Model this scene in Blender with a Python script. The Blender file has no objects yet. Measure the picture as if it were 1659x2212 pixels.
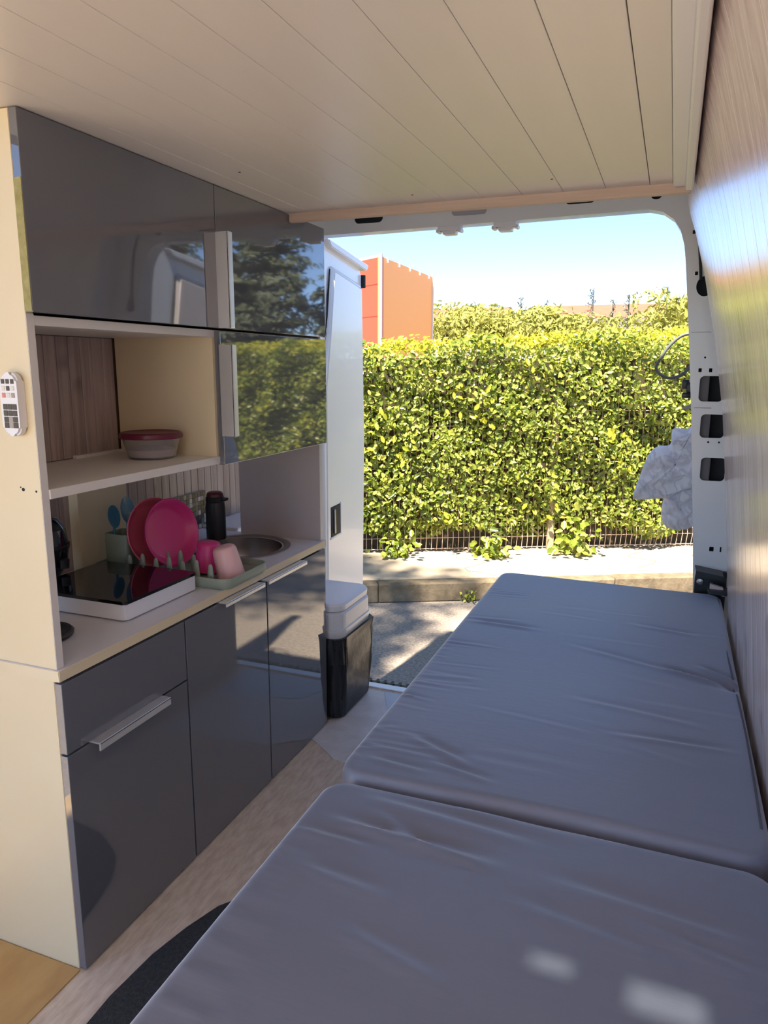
import bpy, bmesh, math, random
import numpy as np
from mathutils import Vector, Matrix

random.seed(7); rng = np.random.default_rng(7)
S = bpy.context.scene
COL = S.collection

# ------------------------------------------------------------------ camera
F_PX, PITCH, YAW, ROLL, CAM_H = 1586.1, 0.1955, 0.369, 0.0037, 1.2807
fw = Vector((-math.sin(YAW)*math.cos(PITCH), math.cos(YAW)*math.cos(PITCH), -math.sin(PITCH)))
rt = Vector((math.cos(YAW), math.sin(YAW), 0)); up = rt.cross(fw)
r2 = rt*math.cos(ROLL)+up*math.sin(ROLL); u2 = -rt*math.sin(ROLL)+up*math.cos(ROLL)
cd = bpy.data.cameras.new('camera'); cam = bpy.data.objects.new('camera', cd); COL.objects.link(cam)
cd.sensor_fit = 'VERTICAL'; cd.sensor_height = 24; cd.sensor_width = 18; cd.lens = F_PX/2212*24; cd.clip_start = 0.02; cd.clip_end = 500
m = Matrix((r2, u2, -fw)).transposed().to_4x4(); m.translation = (0, 0, CAM_H); cam.matrix_world = m
S.camera = cam

# ------------------------------------------------------------------ light and exposure
SUN_DIR = Vector((-0.15, -0.99, 1.88)).normalized()     # towards the sun: high behind the camera
w = bpy.data.worlds.new('world'); S.world = w; w.use_nodes = True
wn = w.node_tree.nodes; wl = w.node_tree.links
sky = wn.new('ShaderNodeTexSky'); sky.sky_type = 'NISHITA'; sky.sun_disc = False
sky.sun_elevation = math.asin(SUN_DIR.z); sky.sun_rotation = math.atan2(SUN_DIR.x, SUN_DIR.y); sky.altitude = 4000; sky.air_density = 0.8; sky.dust_density = 0.0; sky.ozone_density = 3.0
wl.new(sky.outputs[0], wn['Background'].inputs[0]); wn['Background'].inputs[1].default_value = 0.168
sl = bpy.data.lights.new('sun', 'SUN'); sl.energy = 7.6; sl.angle = math.radians(1.2); sl.color = (1, 0.915, 0.78)
so = bpy.data.objects.new('sun', sl); COL.objects.link(so); so.rotation_euler = SUN_DIR.to_track_quat('Z', 'Y').to_euler(); so.location = (3, -8, 10)
vs = S.view_settings; vs.view_transform = 'Standard'; vs.look = 'None'; vs.gamma = 1; vs.use_curve_mapping = False; vs.exposure = 1.55
S.cycles.max_bounces = 10; S.cycles.diffuse_bounces = 6; S.cycles.glossy_bounces = 4

# ------------------------------------------------------------------ materials
def mat(name, col, rough=0.5, metal=0.0, spec=0.5, var=None, vscale=8.0, stretch=(1, 1, 1), bump=0.0, bscale=60.0, coat=0.0, trans=0.0, alpha=1.0, coords='Object', detail=4, sheen=0.0, subsurf=0.0):
    m = bpy.data.materials.new(name); m.use_nodes = True
    nt = m.node_tree; b = nt.nodes['Principled BSDF']; L = nt.links
    b.inputs['Base Color'].default_value = (*col, 1); b.inputs['Roughness'].default_value = rough; b.inputs['Metallic'].default_value = metal
    b.inputs['Specular IOR Level'].default_value = spec; b.inputs['Coat Weight'].default_value = coat; b.inputs['Coat Roughness'].default_value = 0.03
    b.inputs['Transmission Weight'].default_value = trans; b.inputs['Alpha'].default_value = alpha
    b.inputs['Sheen Weight'].default_value = sheen
    if var or bump:
        tc = nt.nodes.new('ShaderNodeTexCoord'); mp = nt.nodes.new('ShaderNodeMapping'); mp.inputs['Scale'].default_value = stretch
        L.new(tc.outputs[coords], mp.inputs[0])
    if var:
        n = nt.nodes.new('ShaderNodeTexNoise'); n.inputs['Scale'].default_value = vscale; n.inputs['Detail'].default_value = detail; n.inputs['Roughness'].default_value = 0.6
        L.new(mp.outputs[0], n.inputs['Vector'])
        r = nt.nodes.new('ShaderNodeValToRGB'); r.color_ramp.elements[0].position = 0.3; r.color_ramp.elements[1].position = 0.7
        r.color_ramp.elements[0].color = (*col, 1); r.color_ramp.elements[1].color = (*var, 1)
        L.new(n.outputs[0], r.inputs[0]); L.new(r.outputs[0], b.inputs['Base Color'])
    if bump:
        n2 = nt.nodes.new('ShaderNodeTexNoise'); n2.inputs['Scale'].default_value = bscale; n2.inputs['Detail'].default_value = 3
        L.new(mp.outputs[0], n2.inputs['Vector'])
        bp = nt.nodes.new('ShaderNodeBump'); bp.inputs['Strength'].default_value = bump; bp.inputs['Distance'].default_value = 0.01
        L.new(n2.outputs[0], bp.inputs['Height']); L.new(bp.outputs[0], b.inputs['Normal'])
    return m

def wood_print(name, light, dark, rough, bump, knots=True, spec=0.5):
    """white-washed plank print: long vertical grain, each plank its own tone"""
    m = bpy.data.materials.new(name); m.use_nodes = True
    nt = m.node_tree; b = nt.nodes['Principled BSDF']; L = nt.links; N = nt.nodes.new
    tc = N('ShaderNodeTexCoord'); oi = N('ShaderNodeObjectInfo')
    add = N('ShaderNodeVectorMath'); add.operation = 'MULTIPLY_ADD'
    comb = N('ShaderNodeCombineXYZ')
    for i in range(3): L.new(oi.outputs['Random'], comb.inputs[i])
    L.new(comb.outputs[0], add.inputs[0]); add.inputs[1].default_value = (17, 31, 23); L.new(tc.outputs['Object'], add.inputs[2])
    mp = N('ShaderNodeMapping'); mp.inputs['Scale'].default_value = (38, 38, 1.7); L.new(add.outputs[0], mp.inputs[0])
    n = N('ShaderNodeTexNoise'); n.inputs['Scale'].default_value = 1.0; n.inputs['Detail'].default_value = 6; n.inputs['Roughness'].default_value = 0.65; n.inputs['Distortion'].default_value = 0.6
    L.new(mp.outputs[0], n.inputs['Vector'])
    r = N('ShaderNodeValToRGB'); r.color_ramp.elements[0].position = 0.34; r.color_ramp.elements[1].position = 0.62
    r.color_ramp.elements[0].color = (*dark, 1); r.color_ramp.elements[1].color = (*light, 1)
    L.new(n.outputs[0], r.inputs[0])
    n3 = N('ShaderNodeTexNoise'); n3.inputs['Scale'].default_value = 5; n3.inputs['Detail'].default_value = 2; L.new(add.outputs[0], n3.inputs['Vector'])
    r3 = N('ShaderNodeValToRGB'); r3.color_ramp.elements[0].position = 0.30; r3.color_ramp.elements[0].color = (*[c*0.75 for c in dark], 1); r3.color_ramp.elements[1].position = 0.36; r3.color_ramp.elements[1].color = (1, 1, 1, 1)
    L.new(n3.outputs[0], r3.inputs[0])
    mx = N('ShaderNodeMix'); mx.data_type = 'RGBA'; mx.blend_type = 'MULTIPLY'; mx.inputs[0].default_value = 0.5 if knots else 0.0
    L.new(r.outputs[0], mx.inputs[6]); L.new(r3.outputs[0], mx.inputs[7])
    hs = N('ShaderNodeHueSaturation'); mr = N('ShaderNodeMapRange'); mr.inputs[3].default_value = 0.90; mr.inputs[4].default_value = 1.07
    L.new(oi.outputs['Random'], mr.inputs[0]); L.new(mr.outputs[0], hs.inputs['Value']); L.new(mx.outputs[2], hs.inputs['Color'])
    L.new(hs.outputs[0], b.inputs['Base Color']); b.inputs['Roughness'].default_value = rough; b.inputs['Specular IOR Level'].default_value = spec
    bp = N('ShaderNodeBump'); bp.inputs['Strength'].default_value = bump; bp.inputs['Distance'].default_value = 0.004
    L.new(n.outputs[0], bp.inputs['Height']); L.new(bp.outputs[0], b.inputs['Normal'])
    return m

def leaf_mat(name, c0, c1, c2, transl=0.35, rough=0.35):
    m = bpy.data.materials.new(name); m.use_nodes = True
    nt = m.node_tree; L = nt.links; N = nt.nodes.new; b = nt.nodes['Principled BSDF']; out = nt.nodes['Material Output']
    g = N('ShaderNodeNewGeometry'); r = N('ShaderNodeValToRGB')
    r.color_ramp.elements[0].color = (*c0, 1); r.color_ramp.elements[1].color = (*c2, 1); e = r.color_ramp.elements.new(0.5); e.color = (*c1, 1)
    L.new(g.outputs['Random Per Island'], r.inputs[0]); L.new(r.outputs[0], b.inputs['Base Color']); b.inputs['Roughness'].default_value = rough
    t = N('ShaderNodeBsdfTranslucent'); L.new(r.outputs[0], t.inputs[0]); mx = N('ShaderNodeMixShader'); mx.inputs[0].default_value = transl
    L.new(b.outputs[0], mx.inputs[1]); L.new(t.outputs[0], mx.inputs[2]); L.new(mx.outputs[0], out.inputs[0])
    return m

M = {}
M['gloss'] = mat('grey_gloss_lacquer', (0.132, 0.142, 0.168), 0.03, spec=0.5, coat=0.5); M['gloss'].node_tree.nodes['Principled BSDF'].inputs['IOR'].default_value = 1.8
M['edge'] = mat('grey_edge_band', (0.10, 0.10, 0.10), 0.35)
M['chip'] = mat('bare_chipboard_edge', (0.30, 0.27, 0.10), 0.8, var=(0.42, 0.38, 0.17), vscale=60)
M['cream'] = mat('cream_laminate', (0.80, 0.69, 0.47), 0.42, var=(0.77, 0.65, 0.42), vscale=3)
M['white'] = mat('white_laminate', (0.80, 0.775, 0.73), 0.4, var=(0.76, 0.735, 0.69), vscale=4)
M['mauve'] = mat('mauve_grey_laminate', (0.50, 0.45, 0.44), 0.45)
M['alu'] = mat('brushed_aluminium', (0.84, 0.85, 0.86), 0.38, metal=0.75, bump=0.05, bscale=40, stretch=(80, 2, 80))
M['dark'] = mat('black_gap', (0.012, 0.012, 0.014), 0.7)
M['ceil'] = mat('ivory_pvc_plank', (0.79, 0.745, 0.695), 0.33, var=(0.76, 0.715, 0.66), vscale=2, stretch=(6, 1, 1))
M['batten'] = mat('raw_pine_batten', (0.66, 0.52, 0.42), 0.55, var=(0.56, 0.43, 0.34), vscale=5, stretch=(1, 12, 12))
M['trimw'] = mat('white_plastic_trim', (0.83, 0.82, 0.83), 0.3)
M['planks'] = wood_print('whitewashed_plank_print', (0.50, 0.41, 0.38), (0.33, 0.25, 0.23), 0.35, 0.12)
M['wallr'] = wood_print('pale_glossy_plank_print', (0.85, 0.73, 0.70), (0.64, 0.50, 0.47), 0.17, 0.10, knots=True, spec=0.9)
M['paint'] = mat('white_van_paint', (0.80, 0.80, 0.80), 0.28, coat=0.3)
M['paint_warm'] = mat('pinkish_door_trim', (0.74, 0.66, 0.62), 0.4)
M['black'] = mat('black_plastic', (0.016, 0.016, 0.018), 0.4)
M['floor'] = mat('pale_oak_vinyl', (0.84, 0.73, 0.60), 0.5, var=(0.60, 0.48, 0.37), vscale=14, stretch=(5, 1.3, 1), bump=0.06, bscale=30, detail=8)
M['sheet'] = mat('pale_plastic_sheet', (0.80, 0.79, 0.80), 0.4, var=(0.68, 0.66, 0.66), vscale=14)
M['mat'] = mat('dark_woven_mat', (0.022, 0.026, 0.028), 0.95, var=(0.05, 0.055, 0.058), vscale=120, bump=0.4, bscale=300)
M['cushion'] = mat('slate_grey_cotton', (0.180, 0.200, 0.262), 0.5, spec=0.9, coat=0.4, var=(0.168, 0.186, 0.242), vscale=3, bump=0.05, bscale=18, stretch=(1.2, 5, 1), sheen=0.9); M['cushion'].node_tree.nodes['Principled BSDF'].inputs['Sheen Roughness'].default_value = 0.35; M['cushion'].node_tree.nodes['Principled BSDF'].inputs['Sheen Tint'].default_value = (.80, .87, 1, 1)
M['cushion'].node_tree.nodes['Principled BSDF'].inputs['Coat Roughness'].default_value = 0.46
M['piping'] = mat('slate_piping', (0.10, 0.105, 0.125), 0.7)
M['board'] = mat('pale_plywood', (0.60, 0.52, 0.42), 0.6, var=(0.54, 0.45, 0.35), vscale=5, stretch=(8, 1, 8))
M['steel'] = mat('brushed_steel', (0.42, 0.39, 0.37), 0.28, metal=1.0)
M['glassb'] = mat('black_glass', (0.006, 0.005, 0.006), 0.03, spec=0.6)
M['applw'] = mat('white_appliance_plastic', (0.80, 0.83, 0.88), 0.3)
M['glossblack'] = mat('gloss_black_plastic', (0.008, 0.010, 0.012), 0.06, spec=0.7)
M['sage'] = mat('sage_green_plastic', (0.30, 0.36, 0.29), 0.45)
M['magenta'] = mat('magenta_plastic', (0.70, 0.05, 0.25), 0.35)
M['rose'] = mat('dusky_rose_plastic', (0.66, 0.14, 0.22), 0.4)
M['pink'] = mat('pale_pink_plastic', (0.86, 0.54, 0.55), 0.4)
M['blue'] = mat('blue_plastic', (0.10, 0.30, 0.45), 0.25)
M['burg'] = mat('burgundy_plastic', (0.13, 0.007, 0.03), 0.35)
M['clear'] = mat('cloudy_clear_plastic', (0.92, 0.90, 0.90), 0.12, trans=0.85)
M['cream_food'] = mat('white_contents', (0.85, 0.80, 0.75), 0.8, var=(0.62, 0.5, 0.55), vscale=20)
M['bag'] = mat('crumpled_black_fabric', (0.014, 0.015, 0.02), 0.42, bump=0.6, bscale=9)
M['lid'] = mat('pale_grey_plastic', (0.72, 0.75, 0.79), 0.25)
M['btn_dark'] = mat('dark_grey_key', (0.10, 0.085, 0.065), 0.6)
M['btn_grey'] = mat('grey_key', (0.40, 0.36, 0.31), 0.6)
M['btn_red'] = mat('red_key', (0.70, 0.28, 0.22), 0.6)
M['btn_white'] = mat('white_key', (0.76, 0.71, 0.63), 0.5)
M['asphalt'] = mat('asphalt', (0.16, 0.132, 0.105), 0.9, var=(0.40, 0.325, 0.25), vscale=55, bump=0.5, bscale=90, coords='Object', detail=6)
M['pave'] = mat('pale_concrete', (0.47, 0.375, 0.265), 0.9, var=(0.33, 0.26, 0.185), vscale=6, bump=0.2, bscale=40, detail=8)
M['kerb'] = mat('weathered_kerb_stone', (0.22, 0.165, 0.10), 0.9, var=(0.10, 0.075, 0.042), vscale=11, bump=0.4, bscale=50, detail=8)
M['leaf'] = leaf_mat('hedge_leaf', (0.10, 0.145, 0.016), (0.25, 0.30, 0.035), (0.55, 0.54, 0.11), 0.40, 0.26)
M['leaf_top'] = leaf_mat('young_hedge_leaf', (0.40, 0.42, 0.03), (0.52, 0.50, 0.035), (0.62, 0.56, 0.06), 0.45, 0.35)
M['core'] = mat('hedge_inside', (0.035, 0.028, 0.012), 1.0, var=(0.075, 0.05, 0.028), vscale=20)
M['twig'] = mat('brown_twig', (0.11, 0.065, 0.035), 0.9)
M['pine'] = leaf_mat('pine_needles', (0.24, 0.25, 0.05), (0.36, 0.35, 0.065), (0.46, 0.43, 0.10), 0.25, 0.8)
M['conifer'] = leaf_mat('dark_conifer_needles', (0.05, 0.07, 0.03), (0.08, 0.10, 0.045), (0.13, 0.145, 0.07), 0.2, 0.6)
M['greytree'] = leaf_mat('thin_conifer_needles', (0.10, 0.13, 0.09), (0.15, 0.18, 0.13), (0.2, 0.22, 0.16), 0.2, 0.7)
M['treeleaf'] = leaf_mat('plane_tree_leaf', (0.06, 0.11, 0.02), (0.10, 0.16, 0.03), (0.15, 0.22, 0.05), 0.3, 0.5)
M['bark'] = mat('bark', (0.12, 0.09, 0.065), 0.95, var=(0.07, 0.05, 0.04), vscale=12, stretch=(4, 4, 0.6))
M['wire'] = mat('sun_bleached_wire', (0.62, 0.45, 0.34), 0.6)
M['post'] = mat('tan_fence_post', (0.40, 0.30, 0.19), 0.8)
M['orange'] = mat('orange_tarpaulin', (0.93, 0.37, 0.075), 0.55)
M['red'] = mat('red_orange_tarpaulin', (0.62, 0.06, 0.016), 0.5)
M['rooftile'] = mat('red_roof_tiles', (0.29, 0.10, 0.055), 0.9, var=(0.25, 0.085, 0.045), vscale=3)
M['render'] = mat('pale_render', (0.66, 0.60, 0.52), 0.9)
M['cable'] = mat('grey_rubber_cable', (0.13, 0.135, 0.13), 0.5)
M['rubber'] = mat('black_rubber_seal', (0.012, 0.012, 0.013), 0.6)
# marbled cotton
def cloth_mat():
    m = mat('white_marble_print_cotton', (0.80, 0.80, 0.86), 0.8)
    nt = m.node_tree; L = nt.links; N = nt.nodes.new; b = nt.nodes['Principled BSDF']
    tc = N('ShaderNodeTexCoord'); n = N('ShaderNodeTexNoise'); n.inputs['Scale'].default_value = 9; n.inputs['Detail'].default_value = 5; n.inputs['Distortion'].default_value = 1.5
    L.new(tc.outputs['Object'], n.inputs['Vector'])
    r = N('ShaderNodeValToRGB'); r.color_ramp.elements[0].position = 0.40; r.color_ramp.elements[0].color = (0.88, 0.88, 0.94, 1)
    e = r.color_ramp.elements.new(0.49); e.color = (0.66, 0.66, 0.73, 1); r.color_ramp.elements[2].position = 0.54; r.color_ramp.elements[2].color = (0.90, 0.90, 0.95, 1)
    L.new(n.outputs[0], r.inputs[0]); L.new(r.outputs[0], b.inputs['Base Color'])
    return m
M['cloth'] = cloth_mat()
def mosaic_mat():
    m = mat('mosaic_tile', (0.1, 0.1, 0.1), 0.25, spec=0.3); nt = m.node_tree; L = nt.links; N = nt.nodes.new; b = nt.nodes['Principled BSDF']
    g = N('ShaderNodeNewGeometry'); r = N('ShaderNodeValToRGB'); r.color_ramp.interpolation = 'CONSTANT'
    cs = [(0, (0.012, 0.011, 0.011)), (0.35, (0.05, 0.045, 0.042)), (0.55, (0.13, 0.12, 0.11)), (0.75, (0.26, 0.24, 0.22)), (0.9, (0.5, 0.47, 0.45))]
    r.color_ramp.elements[0].color = (*cs[0][1], 1); r.color_ramp.elements[1].position = cs[1][0]; r.color_ramp.elements[1].color = (*cs[1][1], 1)
    for p, c in cs[2:]:
        e = r.color_ramp.elements.new(p); e.color = (*c, 1)
    L.new(g.outputs['Random Per Island'], r.inputs[0]); L.new(r.outputs[0], b.inputs['Base Color'])
    return m
M['mosaic'] = mosaic_mat()

# ------------------------------------------------------------------ mesh helpers
ORG = {}
def link(name, me, mt, parent=None, org=None, smooth=False):
    """mesh in world coordinates -> object whose origin is the parent's (or org)"""
    o = bpy.data.objects.new(name, me); COL.objects.link(o)
    if parent is not None:
        og = ORG[parent.name]; o.parent = parent; ORG[o.name] = og
    else:
        og = Vector(org) if org is not None else base_of(me); o.location = og; ORG[o.name] = og
    me.transform(Matrix.Translation(-og))
    if mt is not None:
        me.materials.clear(); me.materials.append(mt)
    if smooth:
        for p in me.polygons: p.use_smooth = True
        try: me.set_sharp_from_angle(angle=math.radians(38))
        except Exception: pass
    return o
def base_of(me):
    v = np.empty(len(me.vertices)*3); me.vertices.foreach_get('co', v); v = v.reshape(-1, 3)
    a, b = v.min(0), v.max(0); return Vector(((a[0]+b[0])/2, (a[1]+b[1])/2, a[2]))
def tag(o, label=None, cat=None, group=None, kind=None):
    if label: o['label'] = label
    if cat: o['category'] = cat
    if group: o['group'] = group
    if kind: o['kind'] = kind
    return o
def thing(name, loc, label, cat, group=None, kind=None):
    o = bpy.data.objects.new(name, None); COL.objects.link(o); o.location = loc; o.empty_display_size = 0.05; ORG[o.name] = Vector(loc)
    return tag(o, label, cat, group, kind)
def struct(name, loc):
    o = bpy.data.objects.new(name, None); COL.objects.link(o); o.location = loc; o['kind'] = 'structure'; ORG[o.name] = Vector(loc); return o
def from_bm(bm, name='m'):
    me = bpy.data.meshes.new(name); bmesh.ops.recalc_face_normals(bm, faces=bm.faces[:]); bm.to_mesh(me); bm.free(); return me
def box(x0, x1, y0, y1, z0, z1, bev=0.0, seg=2):
    bm = bmesh.new(); bmesh.ops.create_cube(bm, size=1)
    for v in bm.verts:
        v.co = Vector((x0+(v.co.x+.5)*(x1-x0), y0+(v.co.y+.5)*(y1-y0), z0+(v.co.z+.5)*(z1-z0)))
    if bev: bmesh.ops.bevel(bm, geom=bm.edges[:], offset=bev, segments=seg, affect='EDGES', profile=0.5)
    return from_bm(bm)
def join(*mes):
    bm = bmesh.new()
    for me in mes:
        bm.from_mesh(me); bpy.data.meshes.remove(me)
    me = bpy.data.meshes.new('m'); bm.to_mesh(me); bm.free(); return me
def prism(pts, axis, a0, a1, bev=0.0):
    """polygon (2D points) extruded along an axis; remaining axes in order x,y,z"""
    bm = bmesh.new()
    def P(p, a):
        if axis == 'x': return Vector((a, p[0], p[1]))
        if axis == 'y': return Vector((p[0], a, p[1]))
        return Vector((p[0], p[1], a))
    vs0 = [bm.verts.new(P(p, a0)) for p in pts]; vs1 = [bm.verts.new(P(p, a1)) for p in pts]
    bm.faces.new(vs0); bm.faces.new(vs1[::-1]); n = len(pts)
    for i in range(n): bm.faces.new((vs0[i], vs1[i], vs1[(i+1) % n], vs0[(i+1) % n]))
    if bev: bmesh.ops.bevel(bm, geom=bm.edges[:], offset=bev, segments=2, affect='EDGES')
    return from_bm(bm)
def lathe(prof, c=(0, 0, 0), n=40, sx=1, sy=1, rot=None):
    bm = bmesh.new(); rings = []
    for r, z in prof:
        if r < 1e-6: rings.append([bm.verts.new((0, 0, z))])
        else: rings.append([bm.verts.new((sx*r*math.cos(2*math.pi*i/n), sy*r*math.sin(2*math.pi*i/n), z)) for i in range(n)])
    for a, b in zip(rings, rings[1:]):
        for i in range(n):
            j = (i+1) % n
            if len(a) == 1 and len(b) == 1: continue
            if len(a) == 1: bm.faces.new((a[0], b[i], b[j]))
            elif len(b) == 1: bm.faces.new((a[i], b[0], a[j]))
            else: bm.faces.new((a[i], a[j], b[j], b[i]))
    me = from_bm(bm)
    T = Matrix.Translation(c)
    if rot is not None: T = T @ rot
    me.transform(T); return me
def tube(pts, r, n=8, closed=False):
    bm = bmesh.new(); P = [Vector(p) for p in pts]; k = len(P); rings = []
    for i, p in enumerate(P):
        a = P[(i-1) % k] if (closed or i > 0) else p; b = P[(i+1) % k] if (closed or i < k-1) else p
        t = (b-a).normalized(); h = Vector((0, 0, 1)) if abs(t.z) < 0.9 else Vector((1, 0, 0))
        u = t.cross(h).normalized(); v = t.cross(u); rr = r[i] if isinstance(r, (list, tuple)) else r
        rings.append([bm.verts.new(p+u*rr*math.cos(2*math.pi*j/n)+v*rr*math.sin(2*math.pi*j/n)) for j in range(n)])
    for i in range(k if closed else k-1):
        a, b = rings[i], rings[(i+1) % k]
        for j in range(n): bm.faces.new((a[j], a[(j+1) % n], b[(j+1) % n], b[j]))
    if not closed:
        bm.faces.new(rings[0]); bm.faces.new(rings[-1])
    return from_bm(bm)
def rrect(x0, x1, y0, y1, r, n=6):
    out = []
    for cx, cy, a0 in ((x1-r, y1-r, 0), (x0+r, y1-r, 90), (x0+r, y0+r, 180), (x1-r, y0+r, 270)):
        for i in range(n+1):
            a = math.radians(a0+90*i/n); out.append((cx+r*math.cos(a), cy+r*math.sin(a)))
    return out
def spline(pts, n=12, closed=False):
    P = [Vector(p) for p in pts]; k = len(P); out = []
    for i in range(k if closed else k-1):
        p0 = P[(i-1) % k] if (closed or i > 0) else P[i]; p1 = P[i]; p2 = P[(i+1) % k]; p3 = P[(i+2) % k] if (closed or i < k-2) else p2
        for j in range(n):
            t = j/n; out.append(0.5*((2*p1)+(p2-p0)*t+(2*p0-5*p1+4*p2-p3)*t*t+(-p0+3*p1-3*p2+p3)*t**3))
    if not closed: out.append(P[-1])
    return out
def plate_holes(outer, holes, y, thick):
    """sheet with holes in the x-z plane at depth y..y+thick (2D curve fill, then mesh)"""
    cu = bpy.data.curves.new('c', 'CURVE'); cu.dimensions = '2D'; cu.fill_mode = 'BOTH'; cu.extrude = thick/2
    for poly in [outer]+holes:
        s = cu.splines.new('POLY'); s.points.add(len(poly)-1); s.use_cyclic_u = True
        for q, p in zip(s.points, poly): q.co = (p[0], p[1], 0, 1)
    o = bpy.data.objects.new('c', cu); COL.objects.link(o)
    dg = bpy.context.evaluated_depsgraph_get(); me = bpy.data.meshes.new_from_object(o.evaluated_get(dg)); bpy.data.objects.remove(o); bpy.data.curves.remove(cu)
    me.transform(Matrix.Translation((0, y+thick/2, 0)) @ Matrix.Rotation(math.radians(90), 4, 'X')); return me
def mesh_np(V, Fq):
    """V (n,3), Fq (m,4) quads"""
    me = bpy.data.meshes.new('m'); me.vertices.add(len(V)); me.vertices.foreach_set('co', np.asarray(V, np.float32).ravel())
    m = len(Fq); me.loops.add(4*m); me.polygons.add(m)
    me.loops.foreach_set('vertex_index', np.asarray(Fq, np.int32).ravel()); me.polygons.foreach_set('loop_start', np.arange(0, 4*m, 4, dtype=np.int32))
    try: me.polygons.foreach_set('loop_total', np.full(m, 4, np.int32))
    except Exception: pass
    me.update(calc_edges=True); me.validate(); return me
def leaves(P, N, size, asp=0.5, fold=0.25):
    """folded leaf blades at points P facing N"""
    n = len(P); N = N/np.linalg.norm(N, axis=1, keepdims=True)
    R = rng.normal(size=(n, 3)); T = np.cross(N, R); T /= np.linalg.norm(T, axis=1, keepdims=True)+1e-9; B = np.cross(N, T)
    s = np.asarray(size).reshape(-1, 1)*np.ones((n, 1)); wd = s*asp/2
    V = np.empty((n, 6, 3))
    V[:, 0] = P-T*s*.5; V[:, 1] = P+T*s*.5+N*s*-0.08
    V[:, 2] = P+T*s*.22-B*wd*.85+N*wd*fold; V[:, 3] = P-T*s*.2-B*wd+N*wd*fold
    V[:, 4] = P-T*s*.2+B*wd+N*wd*fold; V[:, 5] = P+T*s*.22+B*wd*.85+N*wd*fold
    b = np.arange(n)[:, None]*6
    Fq = np.stack([b+np.array([[0, 1, 2, 3]]), b+np.array([[0, 4, 5, 1]])], 1).reshape(-1, 4)
    return mesh_np(V.reshape(-1, 3), Fq)
def interp(tab, z):
    return float(np.interp(z, [t[0] for t in tab], [t[1] for t in tab]))

# ================================================================== THE VAN: floor, ceiling, walls
WR = [(-0.1, .240), (.53, .214), (.605, .206), (.853, .181), (1.137, .148), (1.34, .112), (1.54, .066), (1.67, .030), (1.714, .014), (1.81, -.012)]
fl = struct('floor', (-.66, .7, 0))
link('floor_deck', box(-1.62, .24, -1.9, 2.62, -.05, 0), M['floor'], fl)
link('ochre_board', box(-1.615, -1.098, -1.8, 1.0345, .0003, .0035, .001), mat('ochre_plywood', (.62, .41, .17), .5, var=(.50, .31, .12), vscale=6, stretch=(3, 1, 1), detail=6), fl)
link('pale_sheet', prism([(-1.09, 2.12), (-1.043, 2.089), (-.96, 2.024), (-.55, 1.98), (-.55, 2.56), (-1.09, 2.56)], 'z', 0.0005, .003), M['sheet'], fl)
link('sill_plate', box(-1.50, .15, 2.585, 2.625, -.01, .006, .002), M['alu'], fl)
link('sheet_flap', prism([(-.985, 2.56), (-.90, 2.38), (-.55, 2.30), (-.55, 2.56)], 'z', .003, .005), mat('bluish_film', (0.58, 0.66, 0.76), 0.3), fl)

# ceiling of ten-centimetre planks
ce = struct('ceiling', (-.5, .4, 1.714))
VENT = [(-.212, -.160, .185, .222), (-.092, .000, .165, .222)]          # two unseen slots, added to throw the sun spots on the bed
def slab_vent(x0, x1, y0, y1, z0, z1, dx=0, dy=0):
    VENT = [(v[0]+dx, v[1]+dx, v[2]+dy, v[3]+dy) for v in globals()['VENT']]; cy0, cy1 = .15+dy, .29+dy; parts = [box(x0, x1, y0, cy0, z0, z1), box(x0, x1, cy1, y1, z0, z1)]
    xs = [x0]+[q for v in VENT for q in v[:2]]+[x1]
    for a_, b_ in ((xs[0], xs[1]), (xs[2], xs[3]), (xs[4], xs[5])): parts.append(box(a_, b_, cy0, cy1, z0, z1))
    for v in VENT:
        parts.append(box(v[0], v[1], cy0, v[2], z0, z1)); parts.append(box(v[0], v[1], v[3], cy1, z0, z1))
    return join(*parts)
link('ceiling_backing', slab_vent(-1.30, .05, -1.9, 2.0, 1.726, 1.74), M['dark'], ce)
pk = None
PW = 0.1026
edges = [-.0865 - PW*i for i in range(12)]
pm = box(-PW/2+.0004, PW/2-.0004, -.07, 1.6, 0, .010, .0011, 2)
pm.materials.append(M['ceil'])
for i in range(11):
    o = bpy.data.objects.new('ceiling_plank', pm); COL.objects.link(o); o.parent = ce
    o.location = (edges[i]-PW/2+.5, .4-.4, 0.0)
gp = bpy.data.materials.new('smoked_acrylic'); gp.use_nodes = True; nt_ = gp.node_tree; tb_ = nt_.nodes.new('ShaderNodeBsdfTransparent'); tb_.inputs[0].default_value = (.42, .43, .42, 1)  # tinted filter, added only to weaken the sun spots on the bed
gl_ = nt_.nodes.new('ShaderNodeBsdfGlossy'); gl_.inputs['Roughness'].default_value = .1; mx_ = nt_.nodes.new('ShaderNodeMixShader'); mx_.inputs[0].default_value = .06
nt_.links.new(tb_.outputs[0], mx_.inputs[1]); nt_.links.new(gl_.outputs[0], mx_.inputs[2]); nt_.links.new(mx_.outputs[0], nt_.nodes['Material Output'].inputs[0])
link('vent_pane', box(-.26, .0, .12, .28, 1.729, 1.732), gp, ce)
link('roof_vent', slab_vent(-1.215, -.004, -1.9, .33, 1.7145, 1.725), M['trimw'], ce)  # unseen ceiling slab carrying the added sun slots
nar = box(edges[0]+.0008, -.035, .33, 2.0, 1.714, 1.724, .0011); link('ceiling_plank', nar, M['ceil'], ce)
t1 = link('trim_1', box(-1.073, .006, 2.0, 2.018, 1.690, 1.728, .002), M['batten']); tag(t1, kind='structure')
t2 = link('trim_2', join(box(-.034, -.004, .33, 1.999, 1.703, 1.716, .004), box(-.006, .012, .33, 1.999, 1.694, 1.712, .004)), M['trimw']); tag(t2, kind='structure')
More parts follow.
